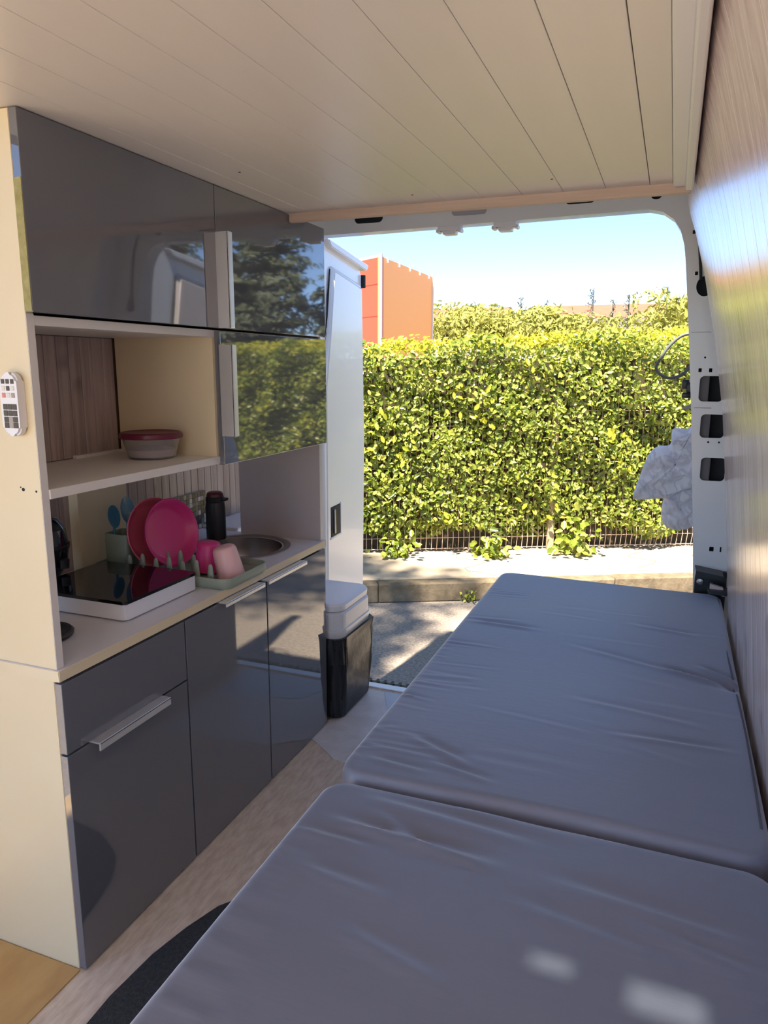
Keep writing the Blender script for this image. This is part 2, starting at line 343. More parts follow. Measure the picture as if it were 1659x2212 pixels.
for (x, y) in ((-.30, 1.86), (-.66, 1.90), (-.955, 1.55)):
    link('screw_head', lathe([(0, -.0012), (.003, -.001), (.003, .001)], (x, y, 1.7142), 10), M['dark'], ce)

# right wall: curved, vertical plank print
wr = struct('wall_right', (.2, .6, 0))
zs = [0.0, .3, .53, .65, .78, .9, 1.02, 1.14, 1.25, 1.35, 1.45, 1.54, 1.61, 1.67, 1.714, 1.77, 1.82]
def wall_strip(y0, y1, th=.008, g=.0002):
    bm = bmesh.new(); cols = []
    for z in zs:
        x = interp(WR, z); cols.append([bm.verts.new((x+.0008, y0+g, z)), bm.verts.new((x, y0+g+.001, z)), bm.verts.new((x, y1-g-.001, z)), bm.verts.new((x+.0008, y1-g, z)), bm.verts.new((x+th, y1-g, z)), bm.verts.new((x+th, y0+g, z))])
    for a, b in zip(cols, cols[1:]):
        for k in range(6): bm.faces.new((a[k], a[(k+1) % 6], b[(k+1) % 6], b[k]))
    bm.faces.new(cols[0]); bm.faces.new(cols[-1])
    return from_bm(bm)
y = -1.9; k = 0; widths = [.098, .112, .09, .105, .118]
while y < 2.449:
    wdt = min(widths[k % 5], 2.45-y)
    me = wall_strip(0, wdt); me.materials.append(M['wallr'])
    o = bpy.data.objects.new('wall_plank', me); COL.objects.link(o); o.parent = wr; o.location = (-.2, y-.6, 0)
    for p in me.polygons: p.use_smooth = True
    me.set_sharp_from_angle(angle=math.radians(30))
    y += wdt; k += 1
# outer skin beyond the lining
bm = bmesh.new(); a = []; b = []
for z in [-.3]+zs+[1.95]:
    x = interp(WR, max(z, 0))+.10
    a.append(bm.verts.new((x, -1.9, z))); b.append(bm.verts.new((x, 2.74, z)))
for i in range(len(a)-1): bm.faces.new((a[i], b[i], b[i+1], a[i+1]))
sk = from_bm(bm); sk.flip_normals(); link('outer_skin', sk, M['paint'], wr)

# left wall behind the kitchen
wl_ = struct('wall_left', (-1.62, 1.8, 0))
link('outer_skin', box(-1.66, -1.612, .62, 2.74, -.3, 1.95), M['paint'], wl_)
pm = box(-1.612+1.62, -1.602+1.62, -.0204, .0204, .60, 1.40, .0018, 1); pm.materials.append(M['planks'])
for i in range(38):
    o = bpy.data.objects.new('wall_plank', pm); COL.objects.link(o); o.parent = wl_; o.location = (0, 1.02+.0415*i-1.8, 0)
link('backing_board', box(-1.6125, -1.6085, .995, 2.62, .60, 1.40), M['twig'], wl_)
link('cover_board', box(-1.602, -1.568, 1.615, 1.822, .69, 1.30, .002), M['cream'], wl_)
link('ledge', box(-1.602, -1.44, 2.245, 2.60, -.02, .70, .006), M['trimw'], wl_)
rf = link('roof', slab_vent(-1.70, .20, -1.9, 2.76, 1.95, 1.96, -.018, -.124), M['paint']); tag(rf, kind='structure')  # added slots shifted along the sun ray to meet those in the ceiling

# rear frame: header, right pillar, left pillar as one pressed sheet with its holes
opening = [(.13, -.02), (.118, .525), (.104, .70), (.066, 1.12), (.036, 1.40), (.010, 1.62), (.002, 1.67), (-.012, 1.715), (-.036, 1.752), (-.070, 1.776), (-.115, 1.787), (-.57, 1.780), (-1.10, 1.774), (-1.36, 1.772), (-1.42, 1.755), (-1.455, 1.70), (-1.50, 1.1), (-1.54, .5), (-1.55, -.02)]
holes = [rrect(.083, .157, 1.171, 1.254, .014), rrect(.096, .170, 1.051, 1.129, .014), rrect(.108, .184, .907, .985, .014),
         rrect(.076, .086, 1.266, 1.279, .001, 1), rrect(.108, .118, 1.266, 1.279, .001, 1), rrect(.090, .096, 1.311, 1.317, .002, 2),
         rrect(.122, .128, 1.034, 1.040, .001, 1), rrect(.155, .161, 1.034, 1.040, .001, 1), rrect(.024, .033, 1.703, 1.715, .001, 1), rrect(.041, .050, 1.575, 1.587, .001, 1),
         rrect(.158, .172, .664, .680, .002, 2), rrect(.191, .196, .664, .682, .001, 1),
         rrect(-1.160, -1.045, 1.806, 1.850, .018), rrect(-.385, -.285, 1.820, 1.860, .016), rrect(-.112, -.075, 1.816, 1.852, .017)]
circ = [(.074+.026*math.cos(t*math.pi/12), 1.540+.032*math.sin(t*math.pi/12)) for t in range(24)]
holes.append(circ)
outer = [(.34, -.25), (.34, .6), (.30, 1.2), (.20, 1.80), (.15, 1.96), (-1.60, 1.96), (-1.64, 1.2), (-1.66, -.25), (-1.55, -.25), (.13, -.25)]
outer = [(.34, -.02), (.335, .6), (.29, 1.2), (.19, 1.80), (.15, 1.96), (-1.60, 1.96), (-1.64, 1.2), (-1.66, -.02)]+opening[::-1]
rear = struct('wall_rear', (-.66, 2.70, 0))
link('rear_frame', plate_holes(outer, holes, 2.68, .006), M['paint'], rear)
# folded return around the opening, facing outwards and into the opening
rim = [Vector((x, 2.683, z)) for x, z in opening]
bm = bmesh.new(); A = []; B = []; Cc = []
for x, z in opening:
    A.append(bm.verts.new((x, 2.684, z))); n = Vector((x+.7, 0, z-.9)); n.normalize(); B.append(bm.verts.new((x+n.x*.004, 2.76, z+n.z*.004)))
for i in range(len(A)-1): bm.faces.new((A[i], A[i+1], B[i+1], B[i]))
bmesh.ops.solidify(bm, geom=bm.faces[:], thickness=.006)
link('frame_return', from_bm(bm), M['paint'], rear)
# box section behind the pillar holes; its shade painted black, its lit left grey
link('pillar_inside', prism([(.150, 0), (.138, .525), (.124, .70), (.086, 1.12), (.056, 1.40), (.030, 1.62), (.018, 1.72), (.15, 1.9), (.33, .9), (.34, 0)], 'y', 2.757, 2.763), M['dark'], rear)
gw = mat('grey_web', (.13, .12, .12), .6)
for (x_, z_) in ((.083, 1.171), (.096, 1.051), (.108, .907)): link('pillar_web', box(x_-.012, x_+.031, 2.70, 2.75, z_-.015, z_+.098, .003), gw, rear)
link('header_inside', box(-1.5, .1, 2.72, 2.726, 1.80, 1.95), M['dark'], rear)
for (x0, x1) in ((-.78, -.655),):
    link('grommet', prism(rrect(x0, x1, 1.809, 1.846, .013), 'y', 2.674, 2.681), mat('grey_grommet', (.42, .40, .42), .5), rear)
for xc in (-.795, -.590):
    s = link('door_striker', join(box(xc-.040, xc+.040, 2.685, 2.745, 1.764, 1.782, .003), box(xc-.026, xc+.022, 2.70, 2.74, 1.752, 1.766, .004), box(xc-.048, xc-.036, 2.69, 2.73, 1.758, 1.770, .003), box(xc+.034, xc+.046, 2.69, 2.73, 1.758, 1.770, .003)), M['trimw'], rear)
    for dx in (-.03, .03): link('screw', lathe([(0, .003), (.004, .002), (.004, -.002)], (xc+dx, 2.70, 1.7635), 8, rot=Matrix.Rotation(math.pi, 4, 'X')), M['steel'], rear)
# seam lines, seal and foot bracket on the pillar
link('pillar_seam', box(.045, .105, 2.6785, 2.6797, 1.394, 1.396), mat('seam_grey', (.38, .37, .37), .5), rear)
link('pillar_seam', box(.072, .125, 2.6785, 2.6797, 1.149, 1.1505), M['btn_dark'], rear)
link('pillar_swage', prism([(.040, 1.352), (.118, 1.360), (.118, 1.366), (.040, 1.358)], 'y', 2.677, 2.6797), M['paint'], rear)
link('rubber_seal', tube(spline([(-.02, 2.672, 1.88), (.012, 2.672, 1.81), (.034, 2.672, 1.745), (.048, 2.672, 1.66), (.056, 2.672, 1.60), (.060, 2.672, 1.56)], 6), .0045, 8), M['rubber'], rear)
link('foot_bracket', join(prism([(.118, .612), (.205, .600), (.205, .585), (.118, .592)], 'y', 2.60, 2.679), box(.120, .22, 2.66, 2.679, .46, .60, .003), box(.16, .23, 2.56, 2.62, .545, .558, .002)), M['black'], rear)
link('bracket_bolt', lathe([(0, .004), (.010, .003), (.012, 0)], (.138, 2.658, .56), 12, rot=Matrix.Rotation(math.radians(90), 4, 'X')), M['steel'], rear)
link('pink_tab', prism([(.165, .575), (.205, .565), (.212, .535), (.165, .548)], 'y', 2.585, 2.60), mat('pinkish_tab', (.62, .50, .48), .6), rear)
# rear step under the sill
st = struct('rear_step', (-.66, 2.74, -.2)); st.name = 'trim_3'; ORG['trim_3'] = ORG['rear_step']
link('step_body', box(-1.5, .2, 2.63, 2.82, -.24, -.075, .01), M['black'], st)
rib = box(-.006, .006, 0, .17, 0, .012, .002, 1); rib.materials.append(M['black'])
for i in range(44):
    o = bpy.data.objects.new('step_rib', rib); COL.objects.link(o); o.parent = st; o.location = (-1.42+.0345*i+.66, 2.64-2.74, -.075+.2)

# open rear doors
def rear_door(n, hx, hy, tx, ty, face, mt_panel):
    """door leaf from hinge to tip; face = side (+1/-1 in local normal) of the inner trim"""
    root = struct('door_%d' % n, (hx, hy, 0))
    L = math.hypot(tx-hx, ty-hy); ang = math.atan2(ty-hy, tx-hx)
    T = Matrix.Translation((hx, hy, 0)) @ Matrix.Rotation(ang, 4, 'Z')
    def put(name, me, mt, par=None):
        me.transform(T); return link(name, me, mt, par or root, smooth=True)
    f = face
    def bx(u0, u1, n0, n1, z0, z1, bev=.004): return box(u0, u1, min(n0*f, n1*f), max(n0*f, n1*f), z0, z1, bev, 3)
    put('door_skin', bx(0, L, -.06, -.03, -.05, 1.80, .012), M['paint'])
    # inner pressing with tapered window zone
    pts = [(0.04, -.03), (L-.005, -.03), (L-.004, .9), (L-.004, 1.74), (L-.05, 1.80), (.40, 1.84), (.10, 1.84), (.05, 1.2)]
    bm = bmesh.new(); lo = [bm.verts.new((u, -.03*f, z)) for u, z in pts]; hi = [bm.verts.new((u+(.012 if u < .2 else -.012), .0, z)) for u, z in pts]
    bm.faces.new(lo); bm.faces.new(hi)
    for i in range(len(pts)): bm.faces.new((lo[i], lo[(i+1) % len(pts)], hi[(i+1) % len(pts)], hi[i]))
    bmesh.ops.bevel(bm, geom=bm.edges[:], offset=.005, segments=2, affect='EDGES')
    put('inner_pressing', from_bm(bm), M['paint'])
    pts = [(.30, .05), (L-.05, .05), (L-.03, .9), (L-.055, 1.70), (.435, 1.745), (.385, 1.45), (.31, 1.2)]
    bm = bmesh.new(); lo = [bm.verts.new((u, -.002*f, z)) for u, z in pts]; hi = [bm.verts.new((u*.94+.045, .022*f, .05+(z-.05)*.985)) for u, z in pts]
    bm.faces.new(lo); bm.faces.new(hi)
    for i in range(len(pts)): bm.faces.new((lo[i], lo[(i+1) % len(pts)], hi[(i+1) % len(pts)], hi[i]))
    bmesh.ops.bevel(bm, geom=bm.edges[:], offset=.010, segments=3, affect='EDGES')
    put('door_lining', from_bm(bm), mt_panel)
    put('top_rail', join(prism([(.36, 1.845), (L+.02, 1.795), (L-.01, 1.765), (.40, 1.812)], 'y', min(-.05*f, .03*f), max(-.05*f, .03*f), .004)), M['trimw'])
    put('seal', tube([(.372, .004*f, 1.42), (.390, .006*f, 1.50), (.408, .006*f, 1.60), (.432, .006*f, 1.72)], [.002, .004, .005, .003], 6), M['rubber'])
    put('stop_buffer', bx(L-.018, L-.002, -.01, .02, 1.68, 1.745, .003), M['rubber'])
    h = put('handle_recess', bx(.372, .50, .010, .0245, .465, .615, .004), M['dark'])
    put('handle_grip', bx(.40, .415, .018, .034, .48, .60, .003), M['steel'], h)
    put('handle_trim', join(bx(.365, .507, .02, .026, .455, .466, .002), bx(.497, .507, .02, .026, .46, .62, .002)), M['lid'], h)
    return root
d1 = rear_door(1, -1.49, 2.77, -1.545, 3.67, -1, mat('door_trim_white', (.88, .88, .85), .3, coat=.2))
d2 = rear_door(2, .235, 2.77, .215, 3.55, 1, M['paint_warm'])

# ================================================================== BED
def cushion(x0, x1, y0, y1, z0, z1, r, disp, nx=90, ny=160, rc=.05):
    u = np.linspace(0, 1, nx); v = np.linspace(0, 1, ny)
    u = .5-.5*np.cos(np.pi*u)*(.35)-.5*(1-2*u)*.65; u = (u-u[0])/(u[-1]-u[0])
    X, Y = np.meshgrid(x0+(x1-x0)*u, y0+(y1-y0)*v, indexing='ij')
    cx = np.clip(X, x0+rc, x1-rc); cy = np.clip(Y, y0+rc, y1-rc); dx, dy = X-cx, Y-cy
    mag = np.maximum(np.abs(dx), np.abs(dy)); ln = np.hypot(dx, dy)+1e-9; X = cx+dx*mag/ln; Y = cy+dy*mag/ln
    e = np.minimum(np.minimum(X-x0, x1-X), np.minimum(Y-y0, y1-Y)); corner = rc-ln*mag/ln; e = np.where((np.abs(dx) > 0) & (np.abs(dy) > 0), np.minimum(e, rc-np.hypot(X-cx, Y-cy)), e)
    e = np.clip(e, 0, r); Z = z1-r+np.sqrt(np.maximum(r*r-(r-e)**2, 0))
    Z = Z+disp(X, Y)*np.clip(e/r*1.2, .15, 1)
    V = np.stack([X, Y, Z], -1).reshape(-1, 3); I = np.arange(nx*ny).reshape(nx, ny)
    F = np.stack([I[:-1, :-1], I[1:, :-1], I[1:, 1:], I[:-1, 1:]], -1).reshape(-1, 4)
    ring = np.concatenate([I[:-1, 0], I[-1, :-1], I[:0:-1, -1], I[0, :0:-1]])
    n = len(ring); mid = V[ring].copy(); mid[:, 2] = z0+r*.6; bot = V[ring].copy(); c = bot[:, :2].mean(0); bot[:, :2] = c+(bot[:, :2]-c)*.985; bot[:, 2] = z0
    o1 = len(V); o2 = o1+n; V = np.concatenate([V, mid, bot]); k = np.arange(n); kn = (k+1) % n
    F = np.concatenate([F, np.stack([ring, o1+k, o1+kn, ring[kn]], -1)[:, ::-1], np.stack([o1+k, o2+k, o2+kn, o1+kn], -1)[:, ::-1]])
    me = mesh_np(V, F); bm = bmesh.new(); bm.from_mesh(me); bm.verts.ensure_lookup_table(); bm.faces.new([bm.verts[o2+i] for i in range(n)])
    bmesh.ops.recalc_face_normals(bm, faces=bm.faces[:]); bm.to_mesh(me); bm.free(); return me
def crease(X, Y, ax, ay, bx_, by_, h, wdt):
    """pulled fold from a to b: a ridge with a trough beside it"""
    d = np.array([bx_-ax, by_-ay]); L = np.hypot(*d); d /= L; s = (X-ax)*d[0]+(Y-ay)*d[1]; t = -(X-ax)*d[1]+(Y-ay)*d[0]
    env = np.clip(np.minimum(s/(L*.35), (L-s)/(L*.35)), 0, 1); env = env*env*(3-2*env)
    return h*env*(np.exp(-(t/wdt)**2)-.8*np.exp(-((t-1.5*wdt)/(wdt*1.1))**2))
def far_disp(X, Y):
    z = .0025*np.sin(X*7+Y*2)+.0018*np.sin(Y*9.3-X*3)
    edge = np.exp(-((X+.545)/.10)**2)
    r_ = random.Random(4)
    for k in range(34):
        yy = r_.uniform(1.22, 2.45); z = z+crease(X, Y, -.57, yy, -.57+r_.uniform(.05, .26), yy+r_.uniform(-.03, .02), r_.uniform(.0005, .0016), r_.uniform(.004, .008))
    for k in range(14):
        yy = r_.uniform(1.25, 2.4); xx = r_.uniform(-.4, .0); z = z+crease(X, Y, xx, yy, xx+r_.uniform(.12, .35), yy+r_.uniform(-.05, .03), r_.uniform(.0003, .0008), r_.uniform(.007, .014))
    z = z+crease(X, Y, -.47, 1.33, -.30, 1.245, .0042, .010)+crease(X, Y, -.40, 1.245, -.24, 1.205, .0035, .008)+crease(X, Y, -.52, 1.22, -.36, 1.20, .003, .008)
    z = z+crease(X, Y, -.55, 2.05, -.28, 2.03, .004, .011)+crease(X, Y, -.1, 1.47, .2, 1.50, .003, .010)+crease(X, Y, -.2, 1.62, .15, 1.58, .002, .012)
    z = z+crease(X, Y, .0, 1.90, .20, 1.83, .007, .013)+crease(X, Y, .10, 1.95, .215, 1.86, .006, .010)+crease(X, Y, -.25, 1.96, .18, 1.84, .0025, .012)+crease(X, Y, -.1, 2.2, .15, 2.16, .002, .012)
    z = z-.022*np.exp(-((Y-1.845)/.022)**2)*np.exp(-((X-.215)/.05)**2)
    z = z+.004*np.exp(-((X+.15)/.3)**2)
    return z
def near_disp(X, Y):
    z = .0035*np.sin(X*6+Y*3)+.0025*np.sin(Y*8-X*4)
    z = z+crease(X, Y, -.53, 1.02, -.16, .985, .008, .014)+crease(X, Y, -.50, 1.10, -.12, 1.06, .005, .014)+crease(X, Y, -.56, .98, -.38, .96, .005, .012)+crease(X, Y, -.16, .99, .20, .955, .005, .016)+crease(X, Y, -.05, .955, .20, .90, .004, .014)
    z = z+crease(X, Y, -.44, 1.07, -.30, .99, .004, .011)+crease(X, Y, -.36, 1.125, -.05, 1.105, .004, .016)+crease(X, Y, -.55, .90, -.30, .86, .004, .013)+crease(X, Y, -.40, .80, -.18, .74, .004, .014)+crease(X, Y, -.2, .93, .1, .88, .003, .012)
    for k in range(8):
        yy = .62+k*.05; z = z+crease(X, Y, -.56, yy, -.44, yy-.01, .0025, .009)
    return z
mA = link('bed_cushion', cushion(-.547, .206, 1.156, 2.630, .428, .531, .020, far_disp, 110, 230), M['cushion'], smooth=True)
tag(mA, 'long slate grey bed cushion stretching from the seam to the rear doors', 'cushion', 'bed cushions')
mB = link('bed_cushion', cushion(-.548, .205, -.55, 1.143, .425, .526, .022, near_disp, 90, 190), M['cushion'], smooth=True)
tag(mB, 'slate grey bed cushion in front, with long pulled folds near the seam', 'cushion', 'bed cushions')
zz = [1.25+.05*i for i in range(28)]
link('piping', tube([(.192+.004*math.sin(v*5), v, .5275-(.016*math.exp(-((v-1.845)/.03)**2))) for v in zz], .0028, 6), M['piping'], mA)
bb = thing('plywood_box', (-.17, 1.0, 0), 'pale plywood bed box under the grey cushions', 'bed box')
link('top_board', box(-.50, .20, -.5, 2.56, .405, .424, .002), M['board'], bb)
link('side_panel', box(-.50, -.482, -.5, 2.56, .0, .405, .002), M['board'], bb)
link('end_panel', box(-.482, .20, 2.54, 2.56, .0, .405, .002), M['board'], bb)
rug = link('floor_mat', prism([(-.99, -.3), (-.983, .90), (-.987, 1.0), (-.977, 1.121), (-.955, 1.215), (-.925, 1.30), (-.87, 1.37), (-.78, 1.42), (-.65, 1.44), (-.52, 1.43), (-.52, -.3)], 'z', .0005, .009), M['mat'])
tag(rug, 'dark woven floor mat with curved edge beside the bed', 'mat')

# ================================================================== KITCHEN BASE
X0, XU = -1.084, -1.074
def lhandle_h(name, y0, y1, z, par, lip=.010):
    """edge pull lying on the top of a front: flange plus a down-turned lip"""
    return link(name, join(box(X0-.010, X0+.026, y0, y1, z-.0015, z+.0025, .0008, 1), box(X0+.022, X0+.026, y0, y1, z-lip, z+.002, .001, 1)), M['alu'], par)
b1 = thing('drawer_cabinet', (-1.33, 1.237, 0), 'grey gloss base cabinet with one drawer over a door, cream side', 'cabinet', 'kitchen base cabinets')
link('side_panel', prism([(-1.58, 0.0), (-1.1025, 0.0), (-1.1025, .666), (-1.58, .666)], 'y', 1.037, 1.055, .001), M['cream'], b1)
link('side_panel', box(-1.58, -1.1025, 1.418, 1.4365, .0, .666), M['white'], b1)
link('carcass', join(box(-1.58, -1.1025, 1.055, 1.418, .02, .038), box(-1.58, -1.565, 1.055, 1.418, .04, .66), box(-1.56, -1.11, 1.056, 1.417, .498, .506)), M['white'], b1)
link('drawer_front', box(-1.102, X0, 1.037, 1.4345, .508, .660, .0012), M['gloss'], b1)
dd = link('door', box(-1.102, X0, 1.037, 1.4345, .006, .5035, .0012), M['gloss'], b1)
lhandle_h('handle', 1.100, 1.336, .5055, dd, .016)
b2 = thing('sink_cabinet', (-1.33, 1.837, 0), 'grey gloss double-door base cabinet under the round sink', 'cabinet', 'kitchen base cabinets')
link('side_panel', box(-1.58, -1.1025, 1.4375, 1.455, .0, .666), M['white'], b2)
link('side_panel', box(-1.58, -1.1025, 2.219, 2.237, .0, .666), M['white'], b2)
link('carcass', join(box(-1.58, -1.1025, 1.455, 2.219, .02, .038), box(-1.58, -1.565, 1.455, 2.219, .04, .66)), M['white'], b2)
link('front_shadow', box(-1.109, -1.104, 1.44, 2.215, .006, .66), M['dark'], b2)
for (y0, y1, h0, h1) in ((1.4395, 1.8335, 1.584, 1.786), (1.8385, 2.237, 1.807, 2.052)):
    dd = link('door', box(-1.102, X0, y0, y1, .006, .660, .0012), M['gloss'], b2)
    lhandle_h('handle', h0, h1, .6625, dd)
# worktop with a round cut-out
SX, SY, SR = -1.305, 2.045, .140
def worktop():
    bm = bmesh.new(); n = 48; x0, x1, y0, y1 = -1.600, -1.084, 1.033, 2.242
    circ = [(SX+SR*math.cos(2*math.pi*i/n), SY+SR*math.sin(2*math.pi*i/n)) for i in range(n)]
    sq = []
    for i in range(n):
        a = 2*math.pi*i/n; c, s = math.cos(a), math.sin(a); k = .165/max(abs(c), abs(s)); sq.append((SX+c*k, SY+s*k))
    for z, top in ((.690, True), (.667, False)):
        vc = [bm.verts.new((*p, z)) for p in circ]; vq = [bm.verts.new((*p, z)) for p in sq]
        for i in range(n): bm.faces.new((vc[i], vc[(i+1) % n], vq[(i+1) % n], vq[i]))
        a, b, c, d = SX-.165, SX+.165, SY-.165, SY+.165
        for r in ((x0, x1, y0, c), (x0, a, c, d), (b, x1, c, d), (x0, x1, d, y1)):
            bm.faces.new([bm.verts.new((r[0], r[2], z)), bm.verts.new((r[1], r[2], z)), bm.verts.new((r[1], r[3], z)), bm.verts.new((r[0], r[3], z))])
        if top: ct = vc
        else:
            for i in range(n): bm.faces.new((ct[i], vc[i], vc[(i+1) % n], ct[(i+1) % n]))
    for p, q in (((x0, y0), (x1, y0)), ((x1, y0), (x1, y1)), ((x1, y1), (x0, y1)), ((x0, y1), (x0, y0))):
        bm.faces.new([bm.verts.new((*p, .667)), bm.verts.new((*q, .667)), bm.verts.new((*q, .690)), bm.verts.new((*p, .690))])
    bmesh.ops.remove_doubles(bm, verts=bm.verts[:], dist=1e-5)
    return from_bm(bm)
wt = link('worktop', worktop(), mat('lavender_white_laminate', (.77, .78, .84), .38))
tag(wt, 'pale laminate kitchen worktop with cream front edge', 'worktop')
link('edge_strip', box(-1.084, -1.0825, 1.033, 2.242, .6675, .6895), M['cream'], wt)
link('edge_strip', box(-1.600, -1.084, 1.0315, 1.033, .6675, .6895), M['cream'], wt)
sk = thing('round_sink', (SX, SY, .55), 'round stainless steel sink set into the worktop', 'sink')
link('bowl', lathe([(.168, .6905), (.168, .694), (.160, .696), (.150, .695), (.146, .690), (.139, .688), (.137, .66), (.130, .60), (.110, .57), (.06, .562), (.02, .560), (0, .560), (0, .557), (.06, .558), (.113, .566), (.134, .598), (.1395, .66), (.1395, .6899), (.168, .6905)], (SX, SY, 0), 56), M['steel'], sk, smooth=True)
link('drain', lathe([(0, .5615), (.018, .5612), (.024, .5635), (.028, .5612)], (SX, SY, 0), 24), M['dark'], sk, smooth=True)

# ================================================================== UPPER UNIT
hu = thing('wall_unit', (-1.24, 1.637, .69), 'tall upper kitchen unit with grey gloss doors and open shelf', 'wall unit')
link('side_panel', prism([(-1.40, .690), (-1.0925, .690), (-1.0925, 1.712), (-1.24, 1.712), (-1.40, 1.45)], 'y', 1.037, 1.055, .0008), M['cream'], hu)
link('panel_edge', box(-1.0927, -1.0918, 1.0372, 1.0548, .692, 1.372), M['white'], hu)
link('side_panel', prism([(-1.41, .690), (-1.0925, .690), (-1.0925, 1.712), (-1.24, 1.712), (-1.41, 1.45)], 'y', 2.219, 2.237, .0008), M['mauve'], hu)
link('panel_edge', box(-1.0927, -1.0915, 2.2192, 2.2368, .692, 1.372), M['white'], hu)
link('bottom_panel', box(-1.40, -1.0925, 1.055, 2.219, 1.352, 1.370, .001), M['white'], hu)
link('shelf', box(-1.405, -1.0885, 1.055, 2.219, 1.030, 1.049, .001), M['white'], hu)
link('divider', box(-1.40, -1.0925, 1.617, 1.634, 1.049, 1.352), M['cream'], hu)
bk = link('back_panel', box(-1.412, -1.407, 1.055, 2.219, 1.03, 1.37), M['twig'], hu)
pm = box(-1.407+1.24, -1.402+1.24, -.0192, .0192, 1.050-.69, 1.351-.69, .0015, 1); pm.materials.append(M['planks'])
for i in range(14):
    o = bpy.data.objects.new('plank', pm); COL.objects.link(o); o.parent = bk; o.location = (0, 1.0755+.0397*i-1.637, 0)
link('batten', box(-1.402, -1.388, 1.44, 1.616, 1.049, 1.057, .001), M['white'], hu)
link('back_panel', box(-1.30, -1.29, 1.055, 2.219, 1.371, 1.70), M['dark'], hu)
g = .0018
dA = link('door', box(-1.092, XU, 1.037, 1.6215, 1.374, 1.712, .0012), M['gloss'], hu)
link('edge_band', box(-1.0915, -1.0745, 1.0352, 1.0368, 1.376, 1.60), M['chip'], dA)
dB = link('door', box(-1.092, XU, 1.6245, 2.237, 1.374, 1.712, .0012), M['gloss'], hu)
dC = link('door', box(-1.092, XU, 1.6265, 2.240, 1.027, 1.3665, .0012), M['gloss'], hu)
def vhandle(y, z0, z1, par):
    return link('handle', join(box(XU-.004, -1.038, y-.003, y, z0, z1, .0008, 1), box(-1.042, -1.038, y-.003, y+.017, z0, z1, .001, 1)), M['alu'], par)
vhandle(1.6240, 1.374, 1.604, dB); vhandle(1.6262, 1.102, 1.334, dC)
for (x, z, r) in ((-1.136, 1.049, .0035), (-1.104, 1.047, .0022), (-1.142, 1.053, .0014)):
    link('screw_hole', lathe([(0, .0006), (r, .0004), (r, -.001)], (x, 1.0368, z), 12, rot=Matrix.Rotation(math.radians(90), 4, 'X')), M['dark'], hu)

# remote control on the cream side
rc = thing('remote_control', (-1.131, 1.026, 1.152), 'white remote control hung on the cream cabinet side', 'remote control')
bodyr = prism(rrect(-1.152, -1.110, 1.152, 1.268, .017, 8), 'y', 1.019, 1.0365, .004)
link('body', bodyr, M['trimw'], rc, smooth=True)
def key(x0, x1, z0, z1, mt): link('button', box(x0, x1, 1.0178, 1.0195, z0, z1, .0006, 1), M[mt], rc)
for r in range(3):
    for c in range(3):
        mt = [['btn_dark']*3, ['btn_white', 'btn_dark', 'btn_white'], ['btn_red', 'btn_white', 'btn_grey']][r][c]
        x = -1.1465+c*.0112; z = 1.2475-r*.0125; key(x, x+.008, z, z+.0085, mt)
for r in range(2):
    for c in range(3): key(-1.1465+c*.0112, -1.1465+c*.0112+.0102, 1.2005-r*.0115, 1.2005-r*.0115+.0102, 'btn_dark')
for c in range(3):
    for r in range(2): key(-1.1465+c*.0112, -1.1465+c*.0112+.0106, 1.1775-r*.0105, 1.1775-r*.0105+.0100, 'btn_grey' if c == 1 else 'btn_dark')

# ================================================================== THINGS ON THE WORKTOP AND SHELF
hob = thing('induction_hob', (-1.305, 1.445, .69), 'portable induction hob with black glass top and white body', 'hob')
def rbox(x0, x1, y0, y1, z0, z1, r, bev=.002): return prism(rrect(x0, x1, y0, y1, r, 5), 'z', z0, z1, bev)
link('body', rbox(-1.46, -1.152, 1.308, 1.588, .694, .732, .010, .002), M['applw'], hob, smooth=True)
link('glass_top', rbox(-1.461, -1.151, 1.307, 1.589, .732, .740, .009, .0015), M['glassb'], hob, smooth=True)
for (x, y) in ((-1.43, 1.335), (-1.18, 1.335), (-1.43, 1.56), (-1.18, 1.56)): link('foot', lathe([(0, .690), (.012, .690), (.012, .695), (0, .695)], (x, y, 0), 14), M['black'], hob)
pl = thing('round_black_lid', (-1.262, 1.165, .69), 'flat round black lid on the worktop beside the cream side panel', 'lid')
link('disc', lathe([(0, .690), (.062, .690), (.066, .694), (.066, .701), (.062, .705), (.052, .7055), (.046, .7035), (0, .703)], (-1.262, 1.165, 0), 40), M['black'], pl, smooth=True)
link('rim', lathe([(.0655, .6985), (.0672, .700), (.0655, .7015)], (-1.262, 1.165, 0), 40), M['btn_dark'], pl)
# capsule coffee machine, black, mostly behind the side panel
cm = thing('coffee_machine', (-1.525, 1.40, .69), 'glossy black rounded coffee machine behind the hob', 'coffee machine')
link('base', rbox(-1.585, -1.468, 1.34, 1.46, .690, .712, .03, .004), M['glossblack'], cm, smooth=True)
link('body', lathe([(0, .715), (.03, .716), (.047, .74), (.062, .775), (.066, .81), (.060, .85), (.042, .880), (.02, .891), (0, .893)], (-1.527, 1.445, 0), 36, .85, 1.0), M['glossblack'], cm, smooth=True)
link('neck', lathe([(0, .708), (.026, .708), (.024, .735), (0, .74)], (-1.527, 1.437, 0), 20), M['glossblack'], cm)
link('spout', lathe([(0, .752), (.012, .752), (.014, .775), (0, .778)], (-1.474, 1.455, 0), 16), M['black'], cm)
link('band', lathe([(.0665, .800), (.068, .806), (.0675, .813)], (-1.527, 1.445, 0), 36, .85, 1.0), M['black'], cm)

